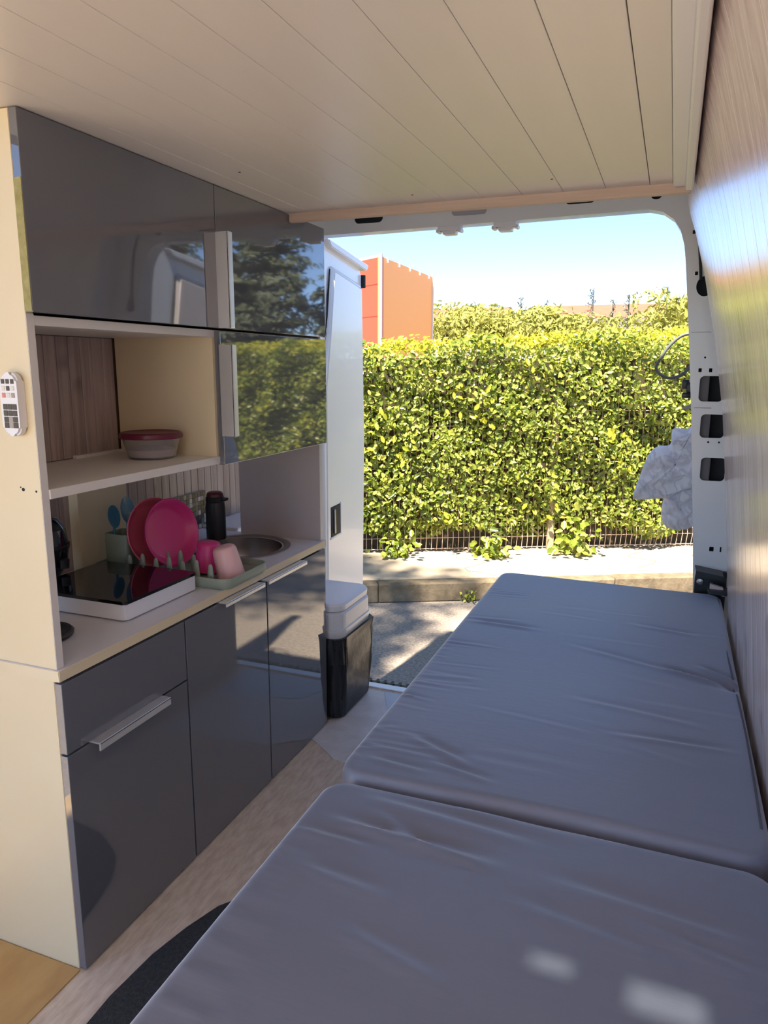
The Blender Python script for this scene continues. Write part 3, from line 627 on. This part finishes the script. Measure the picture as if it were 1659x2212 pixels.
# dish rack
rk = thing('dish_rack', (-1.29, 1.71, .69), 'sage green plastic dish rack overhanging the worktop edge', 'dish rack')
def tray(x0, x1, y0, y1, z0, z1, r, t):
    o = rrect(x0, x1, y0, y1, r, 7); i = rrect(x0+t, x1-t, y0+t, y1-t, r-t, 7); b = rrect(x0+.008, x1-.008, y0+.008, y1-.008, r-.006, 7); ib = rrect(x0+t+.010, x1-t-.010, y0+t+.010, y1-t-.010, r-t-.004, 7)
    bm = bmesh.new(); R = [[bm.verts.new((*p, z)) for p in L] for L, z in ((b, z0), (o, z0+.012), (o, z1-.002), ([((a[0]*.7+c[0]*.3), (a[1]*.7+c[1]*.3)) for a, c in zip(o, i)], z1), (i, z1-.001), (i, z0+.012), (ib, z0+.004))]
    n = len(o)
    for a, c in zip(R, R[1:]):
        for k in range(n): bm.faces.new((a[k], a[(k+1) % n], c[(k+1) % n], c[k]))
    bm.faces.new(R[0]); bm.faces.new(R[-1]); return from_bm(bm)
link('tray', tray(-1.525, -1.062, 1.600, 1.822, .6905, .722, .034, .005), M['sage'], rk, smooth=True)
prong = None
for yy in (1.628, 1.70):
    for i in range(7):
        x = -1.135-.045*i if yy < 1.65 else -1.150-.045*i
        if yy > 1.65 and i < 2: continue
        hh = .058+.008*(i % 2)
        link('prong', lathe([(0, .694), (.0085, .694), (.0075, .694+hh*.5), (.0055, .694+hh*.9), (.003, .694+hh), (0, .694+hh+.001)], (x, yy, 0), 10, 1.25, .8), M['sage'], rk, smooth=True)
# plates (deep, leaning in the rack)
def plate(R=.098, depth=.028):
    return [(0, 0), (R*.70, 0), (R*.80, .004), (R*.93, depth*.75), (R, depth), (R-.0015, depth+.002), (R-.004, depth+.001), (R*.90, depth*.75), (R*.77, .008), (R*.68, .0045), (0, .0045)]
def lean(normal, twist=0):
    q = Vector(normal).normalized().to_track_quat('Z', 'Y'); return q.to_matrix().to_4x4()
pf = link('deep_plate', lathe(plate(.099, .034), (-1.345, 1.712, .803), 56, rot=lean((.95, -.16, .20))), M['magenta'], smooth=True)
tag(pf, 'bright magenta deep plate standing in front in the dish rack', 'plate', 'deep plates in the dish rack')
pb = link('deep_plate', lathe(plate(.100, .034), (-1.392, 1.700, .804), 56, rot=lean((.95, -.20, .18))), M['rose'], smooth=True)
tag(pb, 'dusky rose deep plate standing behind the magenta plate', 'plate', 'deep plates in the dish rack')
# cups upside down
def cup(loc, tilt, mt, label, h=.086, rb=.039, rt_=.031):
    prof = [(rb-.003, 0), (rb, .001), (rb, .004), (rt_+.002, h-.010), (rt_-.001, h-.003), (rt_-.006, h), (0, h), (0, h-.004), (rt_-.006, h-.004), (rb-.003, .004), (rb-.003, 0)]
    o = link('tumbler', lathe(prof, (0, 0, 0), 40, rot=Matrix.Identity(4)), M[mt], smooth=True, org=(0, 0, 0))
    o.location = loc; o.rotation_euler = tilt; tag(o, label, 'cup', 'tumblers in the dish rack'); return o
cup((-1.118, 1.702, .704), (math.radians(7), math.radians(-10), 0), 'pink', 'pale pink plastic tumbler upside down at the end of the rack')
cup((-1.215, 1.728, .7005), (math.radians(-3), math.radians(5), 0), 'magenta', 'magenta plastic tumbler upside down between plate and pink tumbler')
# cutlery holder and blue utensils
ch = link('cutlery_holder', tray(-1.520, -1.435, 1.655, 1.735, .6955, .800, .012, .003), M['sage'], smooth=True)
tag(ch, 'sage green cutlery pot at the back of the dish rack', 'cutlery holder')
for i, (dx, dy, lab, wd) in enumerate([(-1.500, 1.683, 'blue plastic spoon, leftmost in the green cutlery pot', .020), (-1.478, 1.708, 'blue plastic spatula, tallest in the green cutlery pot', .024), (-1.455, 1.690, 'grey-blue round spoon, front one in the green cutlery pot', .019)]):
    th = thing('kitchen_spoon', (dx, dy, .703), lab, 'utensil', 'utensils in the cutlery pot')
    link('stem', tube([(dx, dy, .703), (dx+.002, dy+.004*(i-1), .78), (dx+.004, dy+.008*(i-1), .83)], .004, 8), M['blue'], th)
    hz = [.852, .866, .838][i]
    link('head', lathe([(0, -.003), (wd*.8, -.0015), (wd, .003), (wd*.8, .001), (0, .0)], (dx+.005, dy+.009*(i-1), hz-.004), 20, 1.7, 1.25, rot=Matrix.Rotation(math.radians(80), 4, 'Y')), M['blue'], th, smooth=True)
# flask
fk = thing('vacuum_flask', (-1.445, 2.118, .69), 'tall black flask with dark red cap behind the sink', 'flask')
link('body', lathe([(0, .690), (.031, .690), (.034, .693), (.034, .80), (.032, .815), (.030, .822), (0, .822)], (-1.445, 2.118, 0), 36), M['black'], fk, smooth=True)
link('collar', lathe([(0, .820), (.031, .820), (.0325, .826), (.0325, .836), (.030, .839), (0, .839)], (-1.445, 2.118, 0), 36), M['black'], fk, smooth=True)
link('cap', lathe([(0, .838), (.029, .838), (.029, .847), (.026, .853), (.020, .856), (0, .857)], (-1.445, 2.118, 0), 36), mat('dark_red_cap', (.10, .012, .018), .35), fk, smooth=True)
link('spout', box(-1.425, -1.397, 2.106, 2.130, .826, .837, .004), M['black'], fk, smooth=True)
# mosaic splash panel (tiles too small to pick apart)
mo = thing('mosaic_panel', (-1.59, 2.17, .69), 'small mosaic tile panel leaning on the wall beside the flask', 'tile panel')
link('backing', box(-1.601, -1.594, 2.085, 2.275, .6905, .828), M['btn_grey'], mo)
tl = []
for i in range(11):
    for j in range(8): tl.append(box(-1.594, -1.5905-.001*random.random(), 2.088+.017*i, 2.088+.017*i+.0155, .692+.017*j, .692+.017*j+.0155))
mt_ = link('tiles', join(*tl), M['mosaic'], mo); mt_['kind'] = 'stuff'
# food tub on the shelf
tb = thing('food_tub', (-1.232, 1.535, 1.049), 'clear round food tub with burgundy lid on the shelf', 'food tub')
link('bowl', lathe([(0, 1.0495), (.052, 1.0495), (.058, 1.053), (.066, 1.08), (.072, 1.104), (.0705, 1.104), (.0645, 1.08), (.0565, 1.0555), (.05, 1.052), (0, 1.052)], (-1.232, 1.535, 0), 44), M['clear'], tb, smooth=True)
link('contents', lathe([(0, 1.0525), (.050, 1.0525), (.056, 1.057), (.060, 1.073), (.03, 1.080), (0, 1.078)], (-1.232, 1.535, 0), 36), M['cream_food'], tb, smooth=True)
link('lid', lathe([(.070, 1.102), (.078, 1.101), (.079, 1.106), (.077, 1.113), (.072, 1.116), (.066, 1.113), (0, 1.113), (0, 1.109), (.070, 1.108), (.070, 1.102)], (-1.232, 1.535, 0), 44), M['burg'], tb, smooth=True)

# bin by the rear opening
bn = thing('lidded_box', (-1.20, 2.42, 0), 'white-lidded box in a black fabric bag by the rear opening', 'box')
def loft(sections, close=True):
    bm = bmesh.new(); R = [[bm.verts.new(p) for p in s] for s in sections]; n = len(R[0])
    for a, c in zip(R, R[1:]):
        for k in range(n): bm.faces.new((a[k], a[(k+1) % n], c[(k+1) % n], c[k]))
    bm.faces.new(R[0]); bm.faces.new(R[-1]); return from_bm(bm)
def sect(x0, x1, y0, y1, r, z, n=8, wob=0): 
    out = []
    for i, (x, y) in enumerate(rrect(x0, x1, y0, y1, r, n)):
        out.append((x+wob*math.sin(i*1.7+z*40), y+wob*math.cos(i*2.3+z*31), z))
    return out
bx0, bx1, by0, by1 = -1.40, -1.035, 2.262, 2.572
link('black_bag', loft([sect(bx0+.02, bx1-.02, by0+.02, by1-.02, .03, .004, 12), sect(bx0+.008, bx1-.008, by0+.008, by1-.008, .04, .012, 12), sect(bx0, bx1-.004, by0+.002, by1, .045, .08, 12, .003), sect(bx0, bx1, by0, by1, .045, .15, 12, .005), sect(bx0, bx1+.002, by0-.002, by1, .045, .22, 12, .004), sect(bx0, bx1+.004, by0-.003, by1+.004, .045, .285, 12, .003), sect(bx0, bx1+.006, by0-.004, by1+.006, .045, .318, 12, .004), sect(bx0+.012, bx1-.010, by0+.010, by1-.010, .04, .316, 12, .0)]), M['bag'], bn, smooth=True)
link('tank', loft([sect(bx0+.014, bx1-.012, by0+.012, by1-.012, .045, .29, 10), sect(bx0+.006, bx1-.004, by0+.004, by1-.006, .05, .33, 10), sect(bx0+.004, bx1-.002, by0+.002, by1-.004, .05, .345, 10), sect(bx0+.004, bx1-.002, by0+.002, by1-.004, .05, .348, 10), sect(bx0+.008, bx1-.006, by0+.006, by1-.008, .05, .350, 10), sect(bx0+.008, bx1-.006, by0+.006, by1-.008, .05, .405, 10), sect(bx0+.016, bx1-.014, by0+.014, by1-.016, .045, .412, 10)]), M['lid'], bn, smooth=True)
link('lid', loft([sect(bx0+.022, bx1-.020, by0+.020, by1-.022, .045, .413, 10), sect(bx0+.012, bx1-.010, by0+.010, by1-.012, .05, .417, 10), sect(bx0+.010, bx1-.008, by0+.008, by1-.010, .05, .436, 10), sect(bx0+.016, bx1-.014, by0+.014, by1-.016, .045, .444, 10), sect(bx0+.028, bx1-.026, by0+.026, by1-.028, .04, .446, 10)]), M['applw'], bn, smooth=True)

# hanging washing, cable and latch on the inner side of the right-hand door
def puff(outline, y, depth, name, label, cat, seed, group=None):
    """bunched cloth: outline in x-z, puffed out on both sides with pulled folds"""
    pts = spline([Vector((a, 0, b)) for a, b in outline], 6, True); P = np.array([(p.x, p.z) for p in pts]); c = P.mean(0); n = len(P); K = 9
    r_ = np.random.default_rng(seed); ph = r_.uniform(0, 6.28, 6); V = []; F = []
    for side in (-1, 1):
        for k in range(K):
            t = k/(K-1); q = c+(P-c)*math.sin((1-t)*math.pi/2) if k < K-1 else np.repeat(c[None], n, 0)+(P-c)*.02
            h = math.sqrt(max(0, 1-(1-t)**2.2))
            fold = .22*np.sin(48*q[:, 0]+30*q[:, 1]+ph[1]+1.5*np.sin(25*q[:, 1]))+.16*np.sin(85*q[:, 1]-45*q[:, 0]+ph[2]+1.2*np.sin(31*q[:, 0]))+.10*np.sin(130*q[:, 0]+90*q[:, 1])
            V.append(np.stack([q[:, 0], y+side*depth*h*(1+fold*(t > 0)), q[:, 1]], -1))
    V = np.concatenate(V)
    for sidx in range(2):
        for k in range(K-1):
            a = (sidx*K+k)*n; b = a+n; i = np.arange(n); j = (i+1) % n
            F.append(np.stack([a+i, a+j, b+j, b+i], -1))
    me = mesh_np(V, np.concatenate(F)); bm = bmesh.new(); bm.from_mesh(me); bmesh.ops.remove_doubles(bm, verts=bm.verts[:], dist=1e-5); me2 = from_bm(bm); bpy.data.meshes.remove(me)
    return tag(link(name, me2, M['cloth'], smooth=True), label, cat, group)
puff([(-.118, .745), (-.110, .80), (-.073, .924), (-.040, .963), (.008, .975), (.016, 1.038), (.077, 1.043), (.12, 1.10), (.17, 1.06), (.185, .90), (.16, .82), (.10, .80), (.045, .777), (.011, .755), (-.061, .748)], 3.20, .055, 'hanging_cloth', 'upper pale marble-print cloth hanging out from the right rear pillar', 'cloth', 3, 'cloths hung on the open rear door')
puff([(.004, .755), (-.006, .70), (-.002, .66), (.018, .628), (.06, .618), (.11, .630), (.16, .67), (.175, .75), (.14, .80), (.07, .80), (.03, .785)], 3.24, .05, 'hanging_cloth', 'lower pale marble-print cloth bag, hanging just above the wire fence', 'cloth', 5, 'cloths hung on the open rear door')
cb = link('cable_loop', tube(spline([(.20, 3.1, 1.36), (.12, 3.1, 1.405), (.05, 3.1, 1.408), (.012, 3.1, 1.396), (-.026, 3.1, 1.358), (-.056, 3.1, 1.306), (-.064, 3.1, 1.276), (-.042, 3.1, 1.251), (-.007, 3.1, 1.241), (.033, 3.1, 1.257), (.062, 3.1, 1.292), (.10, 3.11, 1.36), (.20, 3.11, 1.39)], 8), .0062, 10), M['cable'], smooth=True)
tag(cb, 'grey cable looped out beside the right rear pillar', 'cable')
lt = thing('door_latch', (.12, 3.15, 1.12), 'black door latch with strap below the cable loop', 'latch')
link('latch_body', join(box(.05, .212, 3.10, 3.14, 1.185, 1.225, .006), box(.034, .06, 3.105, 3.135, 1.20, 1.235, .004), box(.036, .07, 3.105, 3.135, 1.165, 1.185, .004)), M['black'], lt, smooth=True)
link('strap', prism([(.034, 1.118), (.055, 1.135), (.19, 1.20), (.19, 1.165), (.06, 1.122)], 'y', 3.115, 3.125), mat('grey_strap', (.38, .37, .35), .6), lt)

# ================================================================== OUTSIDE
GZ = -.62
D = Vector((.895, .447, 0)).normalized(); NN = Vector((-D.y, D.x, 0))
def SP(s, t, z): return D*s+NN*t+Vector((0, 0, z))
gr = link('ground', box(-60, 60, -40, 90, GZ-.05, GZ), M['asphalt'], org=(0, 0, GZ)); tag(gr, kind='structure')
TK, TH = 5.73, 6.66
PZ = -.46
pv = struct('pavement', SP(3, 6.2, GZ))
def quadbox(s0, s1, t0, t1, z0, z1, bev=0):
    me = box(s0, s1, t0, t1, z0, z1, bev, 1); me.transform(Matrix(((D.x, NN.x, 0, 0), (D.y, NN.y, 0, 0), (0, 0, 1, 0), (0, 0, 0, 1)))); return me
link('pavement_slab', quadbox(-12, 22, TK+.13, TH+.9, GZ, PZ), M['pave'], pv)
kerb = quadbox(-.4985, .4985, -.065, .065, 0, PZ-GZ+.004, .012); kerb.materials.append(M['kerb'])
for i in range(20):
    o = bpy.data.objects.new('kerb_stone', kerb); COL.objects.link(o); o.parent = pv; o.location = SP(-6+i, TK+.065, GZ)-SP(3, 6.2, GZ); o.location.z = random.uniform(-.004, .003)
# cracks in the paving: shallow dark filled joints
for (s, a0) in ((1.4, 0), (2.9, .2), (3.7, -.1)):
    link('crack', tube([SP(s+.12*math.sin(k*1.3+s)+a0*k*.1, TK+.16+.09*k, PZ+.0005) for k in range(9)], .0022, 4), M['core'], pv)

# hedge
def hedge_top(s): return 1.44+.050*(np.minimum(s, 3.8)-.4)-.02*np.maximum(s-3.8, 0)
hg = thing('hedge', SP(3.5, TH+.35, PZ), 'tall dense clipped green hedge behind the wire fence', 'hedge')
def hedge_pts(n, s0, s1, dep, seed):
    r_ = np.random.default_rng(seed); s = r_.uniform(s0, s1, n); z = PZ+.16+.07*np.sin(s*5.3)+(hedge_top(s)-PZ-.16)*r_.uniform(0, 1, n)**.95
    bul = .045*np.sin(s*3.1+1)*np.sin(z*3.7+s)+.035*np.sin(s*7.7+z*5.1)+.03*np.sin(z*11+s*4.3)
    low = np.clip((-.16-z)/.22, 0, 1)*.20
    t = TH-.04+bul+low+np.abs(r_.normal(0, dep, n))
    return s, t, z
n1, n2 = 26000, 17000
a = hedge_pts(n1, -1.6, 4.6, .075, 1); b = hedge_pts(n2, 4.6, 11, .07, 2)
s, t, z = [np.concatenate(q) for q in zip(a, b)]
Pw = np.stack([D.x*s+NN.x*t, D.y*s+NN.y*t, z], -1)
N0 = np.array([-NN.x, -NN.y, .45]); Nn = N0[None]+rng.normal(0, .62, (len(s), 3))
sz = np.where(s < 4.6, rng.uniform(.034, .066, len(s)), rng.uniform(.05, .08, len(s)))
lf = link('leaves', leaves(Pw, Nn, sz, .52, .3), M['leaf'], hg); lf['kind'] = 'stuff'
# bigger young shoots standing out of the face and along the top
n3 = 1500; s3 = rng.uniform(-1.2, 8, n3); z3 = rng.uniform(PZ+.3, 1.35, n3); clump = (np.sin(s3*4.2+2)*np.sin(z3*5+s3*2) > .35); s3, z3 = s3[clump], z3[clump]
t3 = TH-.07+.07*np.sin(s3*3.1+1)*np.sin(z3*3.7+s3)+rng.normal(0, .03, len(s3)); P3 = np.stack([D.x*s3+NN.x*t3, D.y*s3+NN.y*t3, z3], -1)
n4 = 9000; s4 = rng.uniform(-1.6, 11, n4); t4 = rng.uniform(TH+.06, TH+.85, n4); z4 = hedge_top(s4)+rng.normal(0.0, .035, n4)+.02*np.sin(s4*9); P4 = np.stack([D.x*s4+NN.x*t4, D.y*s4+NN.y*t4, z4], -1)
Nt = np.concatenate([N0[None]+rng.normal(0, .5, (len(P3), 3)), np.array([0, -.3, .8])[None]+rng.normal(0, .6, (n4, 3))])
ly = link('young_leaves', leaves(np.concatenate([P3, P4]), Nt, np.concatenate([rng.uniform(.05, .085, len(P3)), rng.uniform(.035, .07, n4)]), .5, .3), M['leaf_top'], hg); ly['kind'] = 'stuff'
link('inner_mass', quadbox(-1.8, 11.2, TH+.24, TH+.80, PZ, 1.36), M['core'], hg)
tw = []
for k in range(60):
    s0 = random.uniform(-1.2, 6); z0 = random.uniform(PZ, .3); tw.append(tube([SP(s0, TH+.25, z0), SP(s0+random.uniform(-.15, .15), TH+.2, z0+.35), SP(s0+random.uniform(-.3, .3), TH+.12, z0+.7)], [.008, .006, .003], 5))
q = link('twigs', join(*tw), M['twig'], hg); q['kind'] = 'stuff'

# wire fence in front of the hedge: panels of vertical wires with bends, horizontal wires, posts
fn = thing('wire_fence', SP(2.5, TH, PZ), 'low rusty-pink welded wire fence half swallowed by the hedge', 'fence')
fo = SP(2.5, TH, PZ)
def vwire():
    pts = []
    for k in range(15):
        zz_ = .02+k*.115; off = -.022 if k % 5 == 1 else 0
        pts.append(NN*off+Vector((0, 0, zz_)))
    return tube(pts, .0032, 5)
vw = vwire(); vw.materials.append(M['wire'])
for i in range(110):
    o = bpy.data.objects.new('wire', vw); COL.objects.link(o); o.parent = fn; o.location = SP(-.1+.052*i, TH+.11, PZ)-fo
for zz_ in (.03, .135, .27, .66, .80, 1.2, 1.34):
    link('rail_wire', tube([SP(-1.2+.1*k, TH+.11, PZ+zz_) for k in range(74)], .0036, 5), M['wire'], fn)
for s_ in (-.7, 1.0-.98, 2.255, 4.75):
    link('post', quadbox(s_-.03, s_+.03, TH+.06, TH+.12, PZ-.05, PZ+1.45, .004), M['post'], fn)

# weeds at the foot of the hedge and at the kerb
def weed(name, c, n, spread, hgt, sz_, label, seed, mt='leaf_top', group=None):
    r_ = np.random.default_rng(seed); th = thing(name, c, label, 'plant', group)
    P = np.array(c)[None]+np.stack([r_.normal(0, spread, n), r_.normal(0, spread, n), np.abs(r_.normal(0, hgt, n))+.01], -1)
    l = link('leaves', leaves(P, np.array([0, -.6, .8])[None]+r_.normal(0, .5, (n, 3)), r_.uniform(sz_*.6, sz_*1.3, n), .6, .3), M[mt], th); l['kind'] = 'stuff'
    st_ = [tube([c, Vector(c)+Vector((r_.normal(0, spread*.6), r_.normal(0, spread*.6), hgt*1.2))], [.004, .002], 5) for _ in range(5)]
    x = link('stems', join(*st_), M['twig'], th); x['kind'] = 'stuff'; return th
weed('creeper', SP(1.62, TH-.13, PZ), 130, .085, .10, .075, 'broad-leaved creeper spilling onto the pavement in front of the hedge', 11, 'leaf', 'weeds at the hedge foot')
weed('creeper', SP(2.42, TH-.10, PZ), 150, .10, .15, .08, 'pale creeper climbing around the fence post', 12, 'leaf', 'weeds at the hedge foot')
weed('creeper', SP(.75, TH-.06, PZ), 80, .08, .09, .07, 'small leafy creeper hanging through the fence beside the open door', 14, 'leaf', 'weeds at the hedge foot')
weed('kerb_weed', SP(1.23, TK-.03, GZ), 34, .035, .05, .035, 'small weed growing at the foot of the kerb', 13, 'leaf', None)
# orange curtain-sided box body behind the hedge
cx = thing('orange_trailer', (-6.4, 15.4, GZ), 'tall orange box trailer standing behind the hedge', 'trailer')
P1, P2, P0 = Vector((-5.37, 13.67)), Vector((-5.43, 17.15)), Vector((-7.9, 15.45))
P3_ = P0+(P2-P1)
def slab(a, b_, z0, z1, th, inward):
    n = (b_-a).normalized(); nn = Vector((-n.y, n.x))*th*inward
    return prism([a[:], b_[:], (b_+nn)[:], (a+nn)[:]], 'z', z0, z1)
link('side_curtain', slab(P1, P2, .45, 3.34, .06, 1), M['orange'], cx)
link('end_curtain', slab(P0, P1, .45, 3.34, .06, 1), M['red'], cx)
link('body_back', join(slab(P2, P3_, .45, 3.34, .06, 1), slab(P3_, P0, .45, 3.34, .06, 1)), M['orange'], cx)
link('roof_cap', prism([P1[:], P2[:], P3_[:], P0[:]], 'z', 3.34, 3.39), M['trimw'], cx)
for a in (P1, P2, P0): link('corner_post', prism(rrect(a.x-.028, a.x+.028, a.y-.028, a.y+.028, .006, 2), 'z', .4, 3.40), M['render'], cx)
link('chassis', prism([P1[:], P2[:], P3_[:], P0[:]], 'z', .25, .45), M['black'], cx)
for a in (P1*.85+P3_*.15, P2*.85+P0*.15, P0*.85+P2*.15, P3_*.85+P1*.15):
    link('wheel', lathe([(0, -.14), (.40, -.14), (.44, -.10), (.44, .10), (.40, .14), (0, .14)], (a.x, a.y, GZ+.44), 24, rot=Matrix.Rotation(math.radians(90), 4, 'Y')), M['black'], cx)
for k in range(5):
    t_ = .1+.8*k/4; a = P1.lerp(P2, t_); link('strap_buckle', box(a.x-.02, a.x+.03, a.y-.02, a.y+.02, 3.27, 3.335), M['trimw'], cx)
for k in range(1, 5):
    z_ = .45+.6*k; link('curtain_seam', slab(P0+(P1-P0)*.02-Vector((0, .012)), P1-(P1-P0)*.03-Vector((0, .012)), z_, z_+.03, .015, 1), M['red'], cx)

# far trees
def pine(x, y, ztop, rad, seed, label, n=1500, mt='pine', size=.30, group='yellow-green pines beyond the hedge', name='pine_tree'):
    r_ = np.random.default_rng(seed); th = thing(name, (x, y, GZ), label, 'tree', group)
    zc = ztop-rad*.55; k = 16; C = np.stack([x+r_.normal(0, rad*.42, k), y+r_.normal(0, rad*.42, k), zc+r_.normal(0, rad*.16, k)], -1); rr = r_.uniform(.35, .55, k)*rad
    C[:, 2] = np.minimum(C[:, 2], ztop-rr*.75)
    i = r_.integers(0, k, n); d = r_.normal(size=(n, 3)); d /= np.linalg.norm(d, axis=1, keepdims=True)
    P = C[i]+d*rr[i][:, None]*np.array([1, 1, .75])*r_.uniform(.75, 1.05, n)[:, None]
    l = link('crown', leaves(P, d+r_.normal(0, .5, (n, 3)), r_.uniform(size*.6, size*1.3, n), .35, .2), M[mt], th); l['kind'] = 'stuff'
    link('trunk', tube([(x, y, GZ), (x+.1, y, (GZ+zc)/2), (x, y, zc)], [.22, .17, .10], 8), M['bark'], th)
    return th
PT = [(-12.6, 33, 3.3, 2.2, 'pine just beside the orange trailer'), (-9.2, 31, 3.85, 2.4, 'tallest rounded yellow-green pine, right of the orange trailer'), (-7.0, 32, 3.2, 2.0, 'flat-topped pine below the two small bare treetops'), (-5.2, 31, 3.25, 1.9, 'mid-row pine in front of the tiled roof start'), (-3.5, 31.5, 3.35, 1.9, 'rounded pine in front of the tallest thin conifer'), (-1.9, 30.5, 2.75, 2.0, 'low pine under the long tiled roof'), (-.6, 29, 2.9, 1.8, 'low pine left of the right rear pillar'), (.7, 30, 3.7, 1.9, 'bushy pine rising behind the right rear pillar')]
for i, (x, y_, zt, rd, lab) in enumerate(PT): pine(x, y_, zt+(.45 if i < 4 or i == 7 else .08), rd, 20+i, lab, 3200, size=.24)
def thin_conifer(x, y, ztop, wdt, seed, label, n=160, size=.22, group='thin conifers against the sky', mt='greytree', dens=1.0, base=1.6):
    r_ = np.random.default_rng(seed); th = thing('thin_conifer', (x, y, GZ), label, 'tree', group)
    link('trunk', tube([(x, y, GZ), (x+.05, y, (GZ+ztop)/2), (x+.08*math.sin(seed), y, ztop)], [.12, .07, .015], 6), M['bark'], th)
    br = []; PP = []
    k = int(16*dens); 
    for j in range(k):
        f = j/(k-1); zb = base+(ztop-base)*f*.96; L = wdt*(1-f)**.8*r_.uniform(.5, 1.1)+.06; a = r_.uniform(0, 6.28); e = Vector((x+L*math.cos(a), y+L*math.sin(a), zb-.12*L+.05)); b0 = Vector((x+.03, y, zb))
        br.append(tube([b0, (b0+e)/2+Vector((0, 0, .05)), e], [.02, .014, .006], 4))
        m_ = max(3, int(n/k)); tt = r_.uniform(.2, 1, m_); PP.append(np.array(b0)[None]*(1-tt[:, None])+np.array(e)[None]*tt[:, None]+r_.normal(0, .05, (m_, 3)))
    q = link('branches', join(*br), M['bark'], th); q['kind'] = 'stuff'
    P = np.concatenate(PP); l = link('needles', leaves(P, r_.normal(0, 1, (len(P), 3)), r_.uniform(size*.5, size, len(P)), .25, .2), M[mt], th); l['kind'] = 'stuff'
TC = [(-3.53, 34, 4.35, .55, 'tallest thin conifer, standing in front of the tiled roof'), (-6.6, 34, 4.05, .3, 'bent thin treetop over the flat-topped pine'), (-7.6, 34, 3.75, .35, 'short thin treetop right of the tallest pine'), (-5.5, 34, 3.8, .22, 'tiny thin treetop at the left end of the long roof'), (-2.65, 34, 3.85, .25, 'small thin conifer in front of the long roof'), (-2.05, 34, 4.0, .35, 'thin bent conifer near the right end of the long roof'), (-.55, 34, 4.3, 1.1, 'broad feathery conifer left of the right rear pillar')]
for i, a in enumerate(TC): thin_conifer(a[0], a[1], a[2]+.30, a[3], 40+i, a[4], 260 if i == 6 else 150, dens=1.6 if i in (0, 6) else 1.0)

# houses far behind: long tiled roofs
def house(x0, x1, y0, y1, ze, zr, label):
    th = thing('house', ((x0+x1)/2, (y0+y1)/2, GZ), label, 'building', 'far houses')
    link('wall', box(x0, x1, y0, y1, GZ, ze), M['render'], th)
    ym = (y0+y1)/2
    link('roof', prism([(y0-.5, ze), (ym, zr), (y1+.5, ze)], 'x', x0-.4, x1+.4), M['rooftile'], th)
    for k in range(int((x1-x0)/2)):
        wx = x0+1+2*k; wf = link('window', box(wx-.4, wx+.4, y0-.06, y0, .6, 1.8), M['trimw'], th); link('pane', box(wx-.32, wx+.32, y0-.08, y0-.06, .68, 1.72), M['glassb'], wf)
house(-9.6, -1.0, 52, 60, 4.5, 5.65, 'long low house with red tiled roof beyond the pines')
house(-18.5, -12.2, 54, 60, 4.3, 5.75, 'house with red roof peeking out beside the orange trailer')

# tall dark conifers to the right, seen in the cabinet doors
def big_conifer(x, y, ztop, rad, seed, label):
    r_ = np.random.default_rng(seed); th = thing('tall_conifer', (x, y, GZ), label, 'tree', 'tall dark conifers right of the van')
    link('trunk', tube([(x, y, GZ), (x, y, ztop)], [.25, .03], 8), M['bark'], th)
    n = 9000; f = r_.uniform(0, 1, n)**1.3; zz2 = 1.0+(ztop-1.0)*f; tier = np.abs(((f*12) % 1)-.5)*2; L = rad*(1-f)**.75*(.55+.45*tier)*r_.uniform(.3, 1, n)**.5; a = r_.uniform(0, 6.28, n); wob = 1+.25*np.sin(a*3+f*20)
    P = np.stack([x+L*wob*np.cos(a), y+L*wob*np.sin(a), zz2-.25*L], -1)
    l = link('crown', leaves(P, np.stack([np.cos(a), np.sin(a), np.full(n, .8)], -1)+r_.normal(0, .4, (n, 3)), r_.uniform(.12, .26, n), .4, .2), M['conifer'], th); l['kind'] = 'stuff'
for i, (x, y_, zt, rd, lab) in enumerate([(3.6, 13.5, 4.6, 1.5, 'tall dark conifer just right of the rear opening, seen reflected'), (7.6, 17, 6.2, 2.2, 'tall dark conifer, middle one in the cabinet reflection'), (6.0, 12.5, 3.6, 1.5, 'shorter dark conifer in the cabinet reflection'), (10.5, 16.5, 7.2, 2.4, 'tallest dark conifer at the edge of the cabinet reflection'), (14, 18, 6.5, 2.4, 'farthest right dark conifer along the hedge')]): big_conifer(x, y_, zt, rd, 60+i, lab)

# street trees beside and over the van: their crowns dapple the ground
def street_tree(x, y, h, rad, seed, n, label, k=26, zr=.35):
    r_ = np.random.default_rng(seed); th = thing('street_tree', (x, y, GZ), label, 'tree', 'street trees shading the van')
    C = np.stack([x+r_.normal(0, rad*.5, k), y+r_.normal(0, rad*.5, k), h+r_.normal(0, rad*zr, k)], -1); rr = r_.uniform(.35, .7, k)
    i = r_.integers(0, k, n); d = r_.normal(size=(n, 3)); d /= np.linalg.norm(d, axis=1, keepdims=True)
    P = C[i]+d*(rr[i]*r_.uniform(.2, 1, n)**.5)[:, None]
    l = link('crown', leaves(P, r_.normal(0, 1, (n, 3)), r_.uniform(.10, .18, n), .7, .2), M['treeleaf'], th); l['kind'] = 'stuff'
    link('trunk', tube([(x, y, GZ), (x+.1, y+.1, h*.5), (x, y, h)], [.2, .16, .08], 10), M['bark'], th)
    br = [tube([(x, y, h*.75), tuple(c)], [.05, .015], 5) for c in C[:14]]
    q = link('branches', join(*br), M['bark'], th); q['kind'] = 'stuff'
street_tree(-3.7, 1.0, 6.2, 1.9, 81, 5200, 'street tree standing left of the van')
street_tree(1.6, 1.5, 6.4, 1.6, 82, 4000, 'street tree with its trunk to the right of the van')
